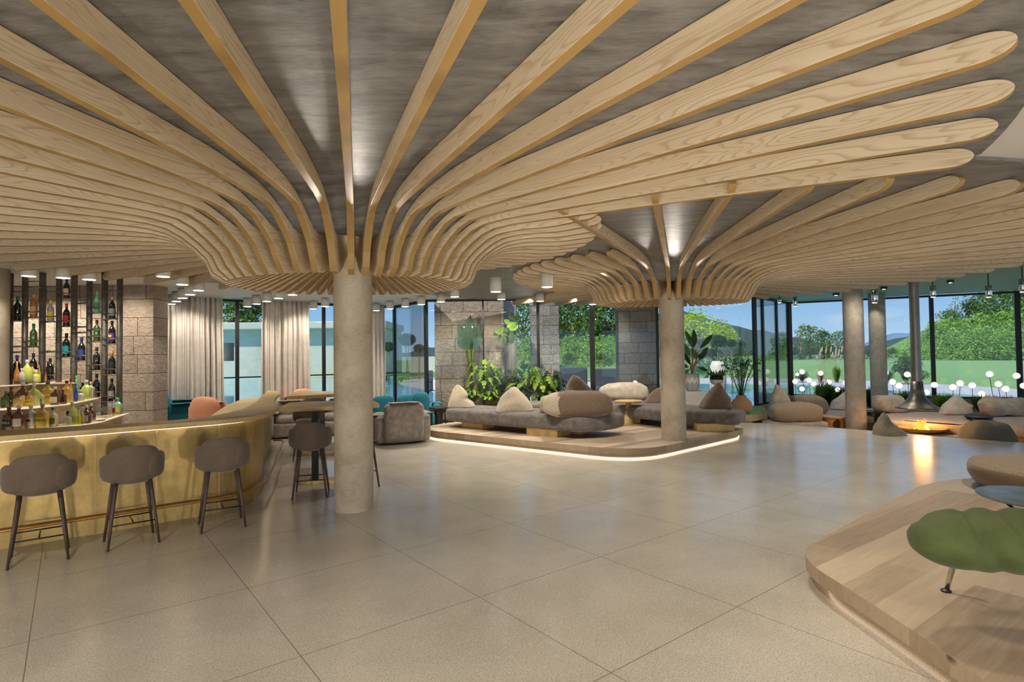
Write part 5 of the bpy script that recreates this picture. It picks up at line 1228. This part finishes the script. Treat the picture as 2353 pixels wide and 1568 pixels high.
# concrete building at the left
wY = 55
def px_box(name, px0, px1, pyt, Y, d, mat, par=None, zb=-.05, slant=0):
    x0, x1 = A(px0, 800, Y).x, A(px1, 800, Y).x; zt_ = A((px0 + px1) / 2, pyt, Y).z
    b = MB(); b.box(((x0 + x1) / 2, Y + d / 2, (zb + zt_) / 2), (x1 - x0, d, zt_ - zb)); return b.build(name, mat, par)
bld = thing('concrete_building', 'long pale concrete garden building with a flat cornice beyond the left pool', 'building')
x0 = A(300, 800, wY).x
for (a, c, t_, bt) in ((250, 511, 742, None), (538, 886, 741, None)): px_box('wall', a, c, t_, wY, 8, M['facade'], bld)
zt1, zb1 = A(525, 788, wY).z, A(525, 830, wY).z; xa, xb = A(511, 800, wY).x, A(538, 800, wY).x
b = MB(); b.box(((xa + xb) / 2, wY + .6, (zt1 + A(525, 741, wY).z) / 2), (xb - xa, 1.2, A(525, 741, wY).z - zt1)); b.build('wall', M['facade'], bld)
b = MB(); b.box(((xa + xb) / 2, wY + .6, zb1 / 2), (xb - xa, 1.2, zb1)); b.build('wall', M['facade'], bld)
zc0, zc1 = A(700, 757, wY).z, A(700, 741, wY).z
b = MB(); b.box(((A(250, 800, wY).x + A(892, 800, wY).x) / 2, wY + 3.5, (zc0 + zc1) / 2), (A(892, 800, wY).x - A(250, 800, wY).x, 9, zc1 - zc0)); b.build('cornice', M['facade'], bld, bevel=.08)
b = MB(); b.box(((A(905, 800, 70).x + A(1000, 800, 70).x) / 2, 70, .9), (A(1010, 800, 70).x - A(900, 800, 70).x, .6, 1.9)); tag(b.build('garden_wall', M['deck']), 'low white garden wall behind the topiary trees', 'garden wall')

# topiary trees
def topiary(label, px, py, Y, hpx, crown_px, mat='leaf_dark'):
    p = A(px, py, Y); h = p.z + .04 + sz(Y, hpx); p.z = -.04; r = sz(Y, crown_px) / 2; r_ = random.Random(int(px)); t = thing('topiary_tree', label, 'topiary tree', (p.x, Y, p.z), 0, 'topiary trees by the pool')
    b = MB(); leaf_quads(b, (0, 0, h - r * .75, r, r, r * .75), 1500, r * .16, r_); leaf_quads(b, (0, 0, h - r * .75, r * .8, r * .8, r * .55), 500, r * .25, r_); b.build('crown', M[mat], t)
    b = MB()
    for s_ in (-1, 1): b.tube([(s_ * r * .12, 0, 0), (s_ * r * .05, 0, h * .4), (s_ * r * .2, 0, h - r)], [r * .07, r * .05, r * .04], 8)
    b.build('stem', M['trunk'], t, smooth=True)
topiary('round topiary tree in the middle, tallest between the two corner mullions', 936, 858, 44, 92, 40)
topiary('smaller topiary tree right of the tallest one', 963, 859, 46, 68, 26)
topiary('topiary tree left of the corner mullion', 894, 858, 40, 72, 30)
topiary('hazy topiary tree behind the footed pot on the platform side', 1652, 838, 24, 68, 38)
topiary('smaller hazy topiary tree above the spiky plant', 1682, 838, 26, 58, 24)

# ------------------------------------------------------------------ house plants
def frond(b, base, dirx, L, rise, droop, n=16, wl=.16, mi=0, seed=0, w=.02):
    """A feather-like palm frond: a bent rib with leaflets on both sides."""
    r_ = random.Random(seed); base = Vector(base); d = Vector((math.cos(dirx), math.sin(dirx), 0)); side = Vector((-d.y, d.x, 0)); prev = None
    pts = []
    for i in range(n + 1):
        t = i / n; pts.append(base + d * (L * (t ** 1.1) * .8) + Vector((0, 0, rise * math.sin(min(1, t * 1.0) * 1.7) - droop * t * t * t)))
    for i in range(n):
        t = i / n; p = pts[i]; tg = (pts[i + 1] - pts[i]).normalized()
        b.add([p - side * .006, p + side * .006, pts[i + 1] + side * .004, pts[i + 1] - side * .004], [(0, 1, 2, 3)], mi)
        if t < .12: continue
        ll = wl * math.sin(math.pi * (.18 + .8 * t)) ** .7
        for s_ in (-1, 1):
            q = p + side * s_ * ll * .85 + tg * ll * .75 + Vector((0, 0, -ll * .35 + r_.uniform(-.02, .02)))
            m_ = (p + q) / 2 + Vector((0, 0, ll * .08)); b.add([p, m_ + tg * w * 1.5, q, m_ - tg * w * 1.5], [(0, 1, 2, 3)], mi)
def palm(label, px, py, Y, hpx, wpx, nfr, mat, seed=1, name='fern_palm', cat='palm', grp='plants behind the glass', up_=.7, wl=.2, scale_n=16):
    p = A(px, py, Y); h = sz(Y, hpx); p.z = max(p.z, -.02) if Y < 17 else 0; w = sz(Y, wpx) / 2; r_ = random.Random(seed); t = thing(name, label, cat, (p.x, Y, p.z), 0, grp); b = MB()
    nfr = int(nfr * 1.5)
    for i in range(nfr):
        a = 6.283 * i / nfr + r_.uniform(-.2, .2); k_ = r_.uniform(.55, 1); rs = r_.uniform(.5, 1) * h
        frond(b, (0, 0, 0), a, w * 1.25 * k_ * (1.3 - .5 * rs / h), rs * up_ * 1.25, rs * .45, scale_n, wl * w * .9, 0, seed * 50 + i, .012 + w * .012)
    b.build('frond_cluster', M[mat], t); b = MB(); b.tube([(0, 0, -.02), (0, 0, h * .12)], [w * .07, w * .04], 8); b.build('stem', M['trunk'], t); return t
def blade(b, base, top, width, curl=.1, mi=0, n=8, dirv=None):
    base, top = Vector(base), Vector(top); d = (top - base); L = d.length; d.normalize(); s_ = d.cross(Vector(dirv or (0, -1, .15))).normalized(); nn = s_.cross(d)
    vs = []
    for i in range(n + 1):
        t = i / n; w_ = width * (math.sin(math.pi * min(1, t * .97 + .03)) ** .75) * (1 if t < .5 else 1 - .15 * (t - .5)); c = base + d * L * t + nn * (-curl * L * math.sin(t * math.pi * .5) ** 2)
        vs += [c - s_ * w_ / 2 + nn * w_ * .16, c, c + s_ * w_ / 2 + nn * w_ * .16]
    b.add(vs, [(i * 3 + j, i * 3 + j + 1, i * 3 + j + 4, i * 3 + j + 3) for i in range(n) for j in (0, 1)], mi)
# tall banana plant
Yb = 15.75
def PB(px, py, Y=Yb): return tuple(A(px, py, Y))
t = thing('banana_plant', 'tall banana plant with huge upright leaves before the stone pier', 'banana plant', PB(1083, 925), 0, 'plants behind the glass')
og = Vector(PB(1083, 925))
def rel(px, py, dy=0): return Vector(PB(px, py, Yb + dy)) - og
for i, (b0, t0, w_, dy) in enumerate([((1080, 802), (1080, 725), 30, .05), ((1072, 806), (1052, 742), 19, -.05), ((1076, 805), (1055, 768), 30, -.1), ((1079, 803), (1066, 770), 26, .0), ((1086, 803), (1104, 741), 16, .05), ((1087, 805), (1108, 765), 15, -.1), ((1085, 800), (1096, 752), 15, .1)]):
    b = MB(); blade(b, rel(*b0, dy), rel(*t0, dy), sz(Yb, w_), .05, dirv=(0, -1, 0)); b.build('leaf', M['leaf_banana'], t, smooth=True)
    b = MB(); b.tube([rel(1083, 850), rel((b0[0] + 1083) / 2, 826, dy * .5), rel(b0[0], b0[1] - 2, dy)], [.02, .014, .008], 6); b.build('leaf_stalk', M['leaf_lime'], t, smooth=True)
b = MB(); b.tube([(0, 0, 0), rel(1083, 880), rel(1083, 846)], [.055, .06, .045], 10); b.build('stem', M['trunk'], t, smooth=True)
# fiddle leaf fig
t = thing('fig_tree', 'thin stemmed fiddle leaf fig with a pale lime upper leaf behind the daybed', 'fig tree', PB(1175, 925), 0, 'plants behind the glass'); og = Vector(PB(1175, 925))
b = MB(); b.tube([(0, 0, 0), rel(1175, 860), rel(1174, 780), rel(1172, 745), rel(1168, 720)], [.012, .012, .010, .008, .005], 6); b.tube([rel(1174, 775), rel(1150, 768), rel(1138, 770)], [.008, .006, .004], 5); b.build('stem', M['trunk'], t, smooth=True)
rf = random.Random(4)
for i, (x0, y0, x1, y1, w_, mt) in enumerate([(1176, 790, 1176, 762, 15, 'leaf_dark'), (1165, 752, 1185, 742, 15, 'leaf_lime'), (1170, 758, 1192, 748, 14, 'leaf_lime'), (1180, 735, 1172, 718, 13, 'leaf_dark'), (1185, 738, 1192, 722, 12, 'leaf_dark'), (1172, 744, 1158, 735, 12, 'leaf_mid'), (1150, 768, 1138, 758, 10, 'leaf_mid'), (1152, 766, 1153, 753, 10, 'leaf_mid'),
        (1140, 770, 1134, 768, 7, 'leaf_dark'), (1150, 770, 1145, 788, 9, 'leaf_dark'), (1160, 772, 1160, 792, 9, 'leaf_mid'), (1156, 762, 1166, 772, 9, 'leaf_mid'), (1178, 768, 1190, 764, 8, 'leaf_dark'), (1166, 764, 1160, 752, 9, 'leaf_dark')]):
    b = MB(); blade(b, rel(x0, y0, rf.uniform(-.1, .1)), rel(x1, y1, rf.uniform(-.1, .1)), sz(Yb, w_), .12); b.build('leaf', M[mt], t, smooth=True)
for a in [(1112, 925, 15.75, 150, 110, 20, 'leaf_lime', 1, 'bright green arching palm left of the slim mullion'), (1085, 928, 15.65, 60, 90, 22, 'leaf_mid', 2, 'low fern at the left end of the plant bed'), (1130, 928, 15.65, 50, 80, 22, 'leaf_lime', 3, 'low yellow green fern at the foot of the bright palm'),
          (1150, 925, 15.95, 130, 100, 14, 'leaf_dark', 4, 'dark feathery palm behind the pyramid cushion'), (1215, 925, 15.85, 138, 130, 20, 'leaf_mid', 5, 'large green palm left of the narrow stone pier'), (1245, 925, 15.7, 100, 120, 22, 'leaf_lime', 6, 'lime palm in front of the narrow stone pier'),
          (1275, 926, 15.75, 112, 90, 20, 'leaf_dark', 7, 'dark fern palm at the right end of the plant bed'), (1192, 926, 15.65, 78, 60, 16, 'leaf_dark', 8, 'dark broad palm right of the fig stem'), (1255, 928, 15.6, 50, 90, 22, 'leaf_mid', 9, 'low fern right of the silver plant'), (1170, 928, 15.6, 44, 70, 20, 'leaf_dark', 10, 'low dark fern behind the pyramid cushion')]:
    palm(a[8], *a[:7], seed=a[7])
r_ = random.Random(5); p = A(1208, 925, 15.62); t = thing('silver_plant', 'silvery blue small leaved plant in the bed behind the daybed', 'silver plant', tuple(p), 0, 'plants behind the glass')
b = MB(); leaf_quads(b, (0, 0, .38, .2, .12, .32), 420, .045, r_, asp=.8); b.build('foliage', M['leaf_blue'], t)
b = MB(); b.box((-.2 - 0, 16.0, .04), (4.3, .8, .12)); x_c = (A(1060, 800, 15.8).x + A(1300, 800, 15.8).x) / 2
b = MB(); b.box((x_c, 15.85, .06), (A(1300, 800, 15.8).x - A(1060, 800, 15.8).x, .5, .2)); tag(b.build('plant_bed', M['terracotta']), 'long soil bed of the plants behind the glass', 'plant bed')

# planter ledge at the window by the right end of the platform
p0 = A(1560, 900, 15.6); 
led_pts = [(4.45, 15.1), (6.2, 14.75), (6.9, 15.4), (7.5, 17.0), (7.15, 17.2), (4.45, 15.55)]
lg = thing('planter_ledge', 'low wood fronted ledge topped with green turf by the window', 'planter ledge')
b = MB(); b.prism(led_pts, 0, .16); b.build('front', M['oak_side'], lg); b = MB(); b.prism(inset(led_pts, .04), .16, .19); b.build('turf', M['bank'], lg)
# pot with banana plant on a white block
Yp = 15.3; p = A(1592, 940, Yp); t = thing('plinth', 'white cube plinth under the zigzag pot', 'plinth', (p.x, Yp + .05, .19)); zt_ = A(1592, 899, Yp).z
b = MB(); b.box((.02, 0, (zt_ - .19) / 2), (.62, .5, zt_ - .19)); b.build('block', M['white_stone'], t, bevel=.01)
hz_ = sz(Yp, 40); t = thing('potted_banana', 'banana plant in a grey pot with a white zigzag band, standing on a white cube', 'potted plant', (p.x, Yp, zt_), 0, 'potted plants at the window')
b = MB(); rp = sz(Yp, 16); b.lathe([(rp * .7, 0), (rp * .9, hz_ * .12), (rp, hz_ * .4), (rp, hz_), (rp * .92, hz_), (rp * .92, hz_ * .9), (.01, hz_ * .9)], 32); pot = b.build('pot', simple('grey_pot', (.42, .42, .43), .6), t, smooth=True)
b = MB(); n = 48; vs = []
for i in range(n + 1):
    a = 2 * math.pi * i / n; zz = hz_ * (.62 + .10 * (2 * abs((i * 10 / n) % 1 - .5) * 2 - 1)); vs += [((rp + .004) * math.cos(a), (rp + .004) * math.sin(a), zz - hz_ * .13), ((rp + .004) * math.cos(a), (rp + .004) * math.sin(a), zz + hz_ * .13)]
b.add(vs, [(2 * i, 2 * i + 2, 2 * i + 3, 2 * i + 1) for i in range(n)]); b.build('zigzag_band', M['pot_white'], pot)
b = MB(); b.lathe([(rp * .9, 0), (.01, .02)], 20, c=(0, 0, hz_ * .93)); b.build('soil', M['terracotta'], t)
og = Vector((p.x, Yp, zt_)); Yb = Yp
for i, (x0, y0, x1, y1, w_) in enumerate([(1592, 800, 1577, 758, 13), (1594, 798, 1597, 756, 13), (1609, 800, 1640, 768, 11), (1584, 818, 1570, 785, 13), (1585, 838, 1566, 800, 12), (1606, 828, 1628, 798, 12), (1600, 826, 1592, 800, 14), (1580, 845, 1568, 838, 9), (1605, 845, 1628, 852, 8), (1583, 852, 1568, 858, 9), (1603, 822, 1620, 815, 10)]):
    dy = rf.uniform(-.15, .15); b = MB(); blade(b, rel(x0, y0, dy), rel(x1, y1, dy), sz(Yp, w_ * 1.1), .12, dirv=(.3, -1, .3)); b.build('leaf', M['leaf_dark' if i % 3 else 'leaf_mid'], t, smooth=True)
    b = MB(); b.tube([(0, 0, hz_ * .93), (rel(x0, y0).x * .3, 0, hz_ * 1.4), rel(x0, y0, dy)], [.022, .016, .007], 6); b.build('leaf_stalk', M['stem_orange'], t, smooth=True)
# white pot on thin legs
Yq = 15.5; p = A(1648, 930, Yq); t = thing('potted_plant', 'leafy plant in a black and white bowl pot on thin wire legs', 'potted plant', (p.x, Yq, .19), 0, 'potted plants at the window'); zq = A(1648, 880, Yq).z - .19; rq = sz(Yq, 15)
b = MB(); b.lathe([(rq * .4, zq - rq * .3), (rq * .9, zq), (rq, zq + rq * .35), (rq, zq + rq * .5)], 28); b.build('pot', M['pot_white'], t, smooth=True)
b = MB(); b.lathe([(rq * 1.0, zq + rq * .5), (rq * .98, zq + rq * 1.1), (rq * .9, zq + rq * 1.1), (.01, zq + rq * 1.0)], 28); b.build('pot_collar', M['black'], t, smooth=True)
for k in range(4):
    a = .6 + k * 1.571; b = MB(); b.tube([(rq * .9 * math.cos(a), rq * .9 * math.sin(a), zq + .02), (rq * 1.35 * math.cos(a), rq * 1.35 * math.sin(a), 0)], .006, 5); b.build('leg', M['black'], t)
b = MB()
for i in range(46):
    a = rf.random() * 6.28; u = rf.uniform(.2, 1.1); q0 = (rq * .5 * math.cos(a), rq * .5 * math.sin(a), zq + rq * 1.0); blade(b, q0, (rq * (0.5 + u) * math.cos(a), rq * (.5 + u) * math.sin(a), zq + rq * (1.3 + 1.0 * rf.random() * (1.3 - u * .6))), .035, .15)
b.build('foliage', M['leaf_mid'], t)
# white lamp shaped planter behind
p = A(1650, 900, 19.5); t = thing('planter', 'large rounded white planter outside behind the footed pot', 'planter', (p.x, 19.5, 0)); rr = sz(19.5, 19)
b = MB(); zt2 = A(1650, 830, 19.5).z; b.lathe([(rr * .5, 0), (rr * .9, zt2 * .35), (rr, zt2 * .6), (rr * .85, zt2 * .9), (rr * .6, zt2), (.01, zt2 * .97)], 32); b.build('pot', M['pot_white'], t, smooth=True)
# basket vase with spiky plant
Yv = 15.15; p = A(1704, 947, Yv); t = thing('potted_plant', 'spiky dark plant in a round woven basket vase', 'potted plant', (p.x, Yv, .19), 0, 'potted plants at the window'); rv = sz(Yv, 23.5); hv = sz(Yv, 42)
b = MB(); b.lathe([(rv * .75, 0), (rv * .95, hv * .12), (rv, hv * .35), (rv * .93, hv * .6), (rv * .6, hv * .78), (rv * .5, hv * .85), (rv * .42, hv * .98), (rv * .36, hv * .97), (rv * .3, hv * .7)], 36); b.build('basket', M['basket'], t, smooth=True)
b = MB(); rg = random.Random(8)
for i in range(34):
    a = rg.random() * 6.28; u = rg.uniform(.15, 1); L = sz(Yv, 110) * rg.uniform(.65, 1); x1, y1 = math.cos(a) * u * sz(Yv, 52), math.sin(a) * u * .35
    pts = [(0, 0, hv * .7), (x1 * .35, y1 * .35, hv * .9 + L * .4), (x1 * .75, y1 * .75, hv * .9 + L * .75), (x1, y1, hv * .9 + L * (.98 - .25 * u))]; b.tube(pts, [.006, .005, .004, .002], 4)
    cp = catmull(pts, 6)
    for q in cp[7:]:
        for _ in range(3): d = Vector((rg.gauss(0, 1), rg.gauss(0, 1), rg.gauss(.3, 1))).normalized() * .045; q_ = Vector(q); s_ = d.cross(Vector((0, 1, 0))).normalized() * .008; b.add([q_, q_ + d * .5 + s_, q_ + d, q_ + d * .5 - s_], [(0, 1, 2, 3)])
b.build('foliage', M['leaf_dark'], t)

# lounge planter with grasses and globe lamps
u_ = Vector((K2[0], K2[1])); v_ = Vector((K3[0], K3[1])); dd = (v_ - u_).normalized(); nn = Vector((dd.y, -dd.x))
q0 = u_ + dd * .4 + nn * .15; q1 = v_ - dd * .3 + nn * .15; q2 = q1 + nn * 1.0; q3 = q0 + nn * 1.0
b = MB(); b.prism([tuple(q0), tuple(q1), tuple(q2), tuple(q3)], ZL, -.1); tag(b.build('planter', M['oak_side']), 'long planter of grasses under the lounge glazing', 'planter')
def grass(label, x_, y_, z_, h, r, mat='leaf_mid', n=260, seed=0, grp='grass tufts of the lounge planter'):
    rg = random.Random(seed); b = MB()
    for i in range(n):
        a = rg.random() * 6.28; u = rg.random() ** .6; L = h * rg.uniform(.5, 1); bx, by = .25 * r * math.cos(a) * rg.random(), .25 * r * math.sin(a) * rg.random()
        tx, ty_ = r * u * math.cos(a), r * u * math.sin(a); s_ = Vector((-math.sin(a + 1), math.cos(a + 1), 0)) * h * .012; m_ = Vector((bx + tx * .45, by + ty_ * .45, L * .72)); e_ = Vector((tx, ty_, L * (1 - .35 * u)))
        b0 = Vector((bx, by, 0)); b.add([b0 - s_, b0 + s_, m_ + s_ * .8, m_ - s_ * .8, e_], [(0, 1, 2, 3), (3, 2, 4)])
    return tag(b.build('grass_tuft', M[mat], loc=(x_, y_, z_)), label, 'grass', grp)
gp = [(1848, 902, 'leaf_mid', 'small grass tuft at the left end of the planter'), (1890, 868, 'leaf_mid', 'tall grass tuft left of the thick lounge column'), (1930, 878, 'leaf_dark', 'dense grass tuft touching the thick lounge column'), (1960, 880, 'leaf_mid', 'grass tuft mostly hidden by the thick lounge column'), (2000, 880, 'leaf_dark', 'dark grass tuft between the lounge columns'), (2062, 892, 'leaf_mid', 'grass tuft behind the draped cushion'), (2092, 898, 'leaf_dark', 'grass tuft left of the flue'),
      (2150, 898, 'leaf_lime', 'bright grass tuft right of the flue'), (2178, 905, 'leaf_mid', 'grass tuft behind the white fleece cushion'), (2236, 902, 'leaf_mid', 'wide grass tuft right of the white fleece cushion'), (2262, 904, 'leaf_dark', 'dark grass tuft in the middle of the right bed'), (2290, 904, 'leaf_mid', 'grass tuft above the long draped cushion'), (2320, 906, 'leaf_lime', 'bright grass tuft left of the last mullion')]
for i, (px, pt, mt, lb) in enumerate(gp):
    f = frac((q0.x, q0.y), (q1.x, q1.y), px); c = Vector((q0.x, q0.y)) + (Vector((q1.x, q1.y)) - Vector((q0.x, q0.y))) * f + nn * (.55 + .25 * (i % 2)); top = A(px, pt, c.y).z
    grass(lb, c.x, c.y, -.1, top + .14, .5, mt, 620, i)
def globe(label, px, py, Y, d=13.5, base=None, zb=-.1):
    p = A(px, py, Y); t = thing('globe_lamp', label, 'globe lamp', (p.x, Y, zb), 0, 'glowing globe lamps on thin stems'); h = p.z - zb; r = sz(Y, d) / 2 * .95
    b = MB(); b.lathe([(.001, -r)] + [(r * math.cos(a), r * math.sin(a)) for a in [math.radians(q) for q in range(-75, 90, 15)]] + [(.001, r)], 20, c=(0, 0, h)); b.build('globe', M['globe'], t, smooth=True)
    bx = ((base or px) - px) * Y / F; b = MB(); b.tube([(bx, 0, 0), (bx * .4, 0, h * .5), (0, 0, h - r)], .008, 5); b.build('stem', M['black'], t)
gl_ = [(1827, 877, 1829, 'lowest globe lamp just right of the corner post'), (1843, 855, 1852, 'globe lamp in front of the small outdoor palm'), (1843, 894, 1848, 'low globe lamp below the small palm'), (1859, 874, 1864, 'globe lamp third from the corner post in the middle row'), (1870, 883, 1876, 'globe lamp left of the tall grass tuft'), (1886, 858, 1890, 'high globe lamp in front of the first dry plumes'), (1905, 879, 1905, 'globe lamp between the two grass tufts'), (1925, 896, 1926, 'low globe lamp within the dense grass'), (1943, 880, 1945, 'globe lamp touching the thick lounge column'),
       (2034, 857, 2044, 'globe lamp right of the slimmer lounge column'), (2051, 878, 2056, 'globe lamp behind the draped cushion'), (2066, 887, 2068, 'globe lamp third right of the slimmer column'), (2085, 861, 2088, 'high globe lamp left of the flue'), (2101, 883, 2101, 'globe lamp half hidden by the flue'), (2129, 902, 2128, 'low globe lamp at the right flank of the hood'), (2147, 885, 2146, 'globe lamp in front of the thin post'),
       (2190, 890, 2184, 'left one of the pair above the white fleece cushion'), (2206, 881, 2200, 'right one of the pair above the white fleece cushion'), (2234, 886, 2234, 'globe lamp alone over the wide grass tuft'), (2256, 906, 2256, 'low globe lamp sunk in the grass'), (2274, 860, 2286, 'highest globe lamp in the right pane'), (2294, 883, 2302, 'globe lamp right below the highest one'), (2311, 894, 2318, 'globe lamp above the long draped cushion'), (2336, 864, 2338, 'globe lamp at the last mullion'), (2352, 887, 2352, 'globe lamp cut by the right picture edge')]
for i, (px, py, bp, lb) in enumerate(gl_):
    f = frac((q0.x, q0.y), (q1.x, q1.y), px); c = Vector((q0.x, q0.y)) + (Vector((q1.x, q1.y)) - Vector((q0.x, q0.y))) * f + nn * (.4 + .2 * (i % 3)); globe(lb, px, py, c.y, 12 if px < 2000 else 14 if px < 2150 else 14.5, bp)
# outdoor planting across the pool
def out_p(px, py): p = G(px, py, 0); return p
p = out_p(1843, 879); palm('small dark palm on the terrace right of the corner post', 1843, 879, p.y, 46, 46, 16, 'leaf_dark', 31, grp='palms on the terrace', up_=.6)
p = out_p(2040, 880); palm('dark palm on the terrace right of the slimmer column', 2040, 882, p.y, 50, 40, 16, 'leaf_dark', 32, grp='palms on the terrace', up_=.6)
p = out_p(2085, 884); palm('large feathery palm on the terrace left of the flue', 2082, 886, p.y, 92, 90, 26, 'leaf_dark', 33, grp='palms on the terrace', up_=.75)
p = out_p(2110, 884); palm('broad palm on the terrace behind the flue', 2112, 886, p.y, 60, 70, 18, 'leaf_mid', 34, grp='palms on the terrace', up_=.6)
palm('dark fern on the lawn left of the corner mullion', 884, 862, 38, 40, 30, 16, 'leaf_dark', 35, grp='palms on the terrace', up_=.6)
palm('dark fern on the lawn beside the tallest topiary', 922, 862, 40, 26, 26, 14, 'leaf_dark', 36, grp='palms on the terrace', up_=.6)
for i, (px, pt, lb) in enumerate([(1885, 840, 'dry brown grass clump on the terrace left'), (1923, 832, 'green upright grass clump on the terrace beside the dry one')]):
    p = out_p(px, 880); grass(lb, p.x, p.y, 0, sz(p.y, 880 - pt), sz(p.y, 14), 'leaf_mid' if i else 'plume', 260, 70 + i, 'grass clumps on the terrace')
t = thing('pampas_grass', 'tall pampas grass with pale dry plumes over the dark hedge', 'pampas grass', tuple(out_p(1900, 878))); pc = out_p(1900, 878)
for i, (px, y0, y1) in enumerate([(1883, 826, 800), (1887, 812, 796), (1876, 828, 815), (1897, 815, 793), (1908, 812, 795), (1911, 826, 808), (1919, 830, 796), (1926, 822, 800), (1933, 812, 796), (1931, 828, 815), (1944, 822, 800), (1893, 832, 826)]):
    r0, r1 = A(px, y0, pc.y), A(px + 3, y1, pc.y); b = MB(); o0 = r0 - pc; o1 = r1 - pc
    w_ = sz(pc.y, 3.5); b.tube([o0, o0.lerp(o1, .3), o0.lerp(o1, .7), o1], [w_ * .25, w_ * .6, w_ * .5, w_ * .05], 7); b.build('plume', M['plume'], t, smooth=True)
    b = MB(); b.tube([((px - 1900) * .3 * pc.y / F, 0, 0), o0], w_ * .09, 4); b.build('stalk', M['plume'], t)
# dark outdoor sofas seen through the middle panes
for i, (px0, px1, pyt, pyb, Y, lb) in enumerate([(1286, 1352, 845, 895, 22, 'dark grey outdoor sofa left of the thick mullion'), (1366, 1428, 848, 905, 21, 'dark grey outdoor sofa right of the thick mullion'), (980, 992, 852, 890, 30, 'dark blue outdoor armchair by the white deck')]):
    a_, c_ = A(px0, pyt, Y), A(px1, pyt, Y); w_ = c_.x - a_.x; t = thing('outdoor_sofa', lb, 'outdoor sofa', ((a_.x + c_.x) / 2, Y, 0), 0, 'dark outdoor furniture'); h = max(.5, a_.z)
    for nm, (cx, cy, cz, sx_, sy_, sz2) in {'seat': (0, 0, .25, w_, .9, .4), 'backrest': (0, .4, h / 2, w_, .2, h), 'armrest': (-w_ / 2 + .1, 0, .33, .2, .9, .6)}.items():
        b = MB(); b.box((cx, cy, cz), (sx_, sy_, sz2)); b.build(nm, simple('outdoor_' + nm, (.06, .075, .10), .7), t, bevel=.04)
t = thing('outdoor_table', 'pale outdoor table left of the thick mullion', 'outdoor table', (A(1302, 880, 19).x, 19, 0)); b = MB(); b.box((0, 0, .72), (1.2, .7, .05)); b.build('tabletop', M['deck'], t)
for sx_ in (-1, 1):
    b = MB(); b.box((sx_ * .5, 0, .35), (.05, .6, .7)); b.build('leg', M['deck'], t)
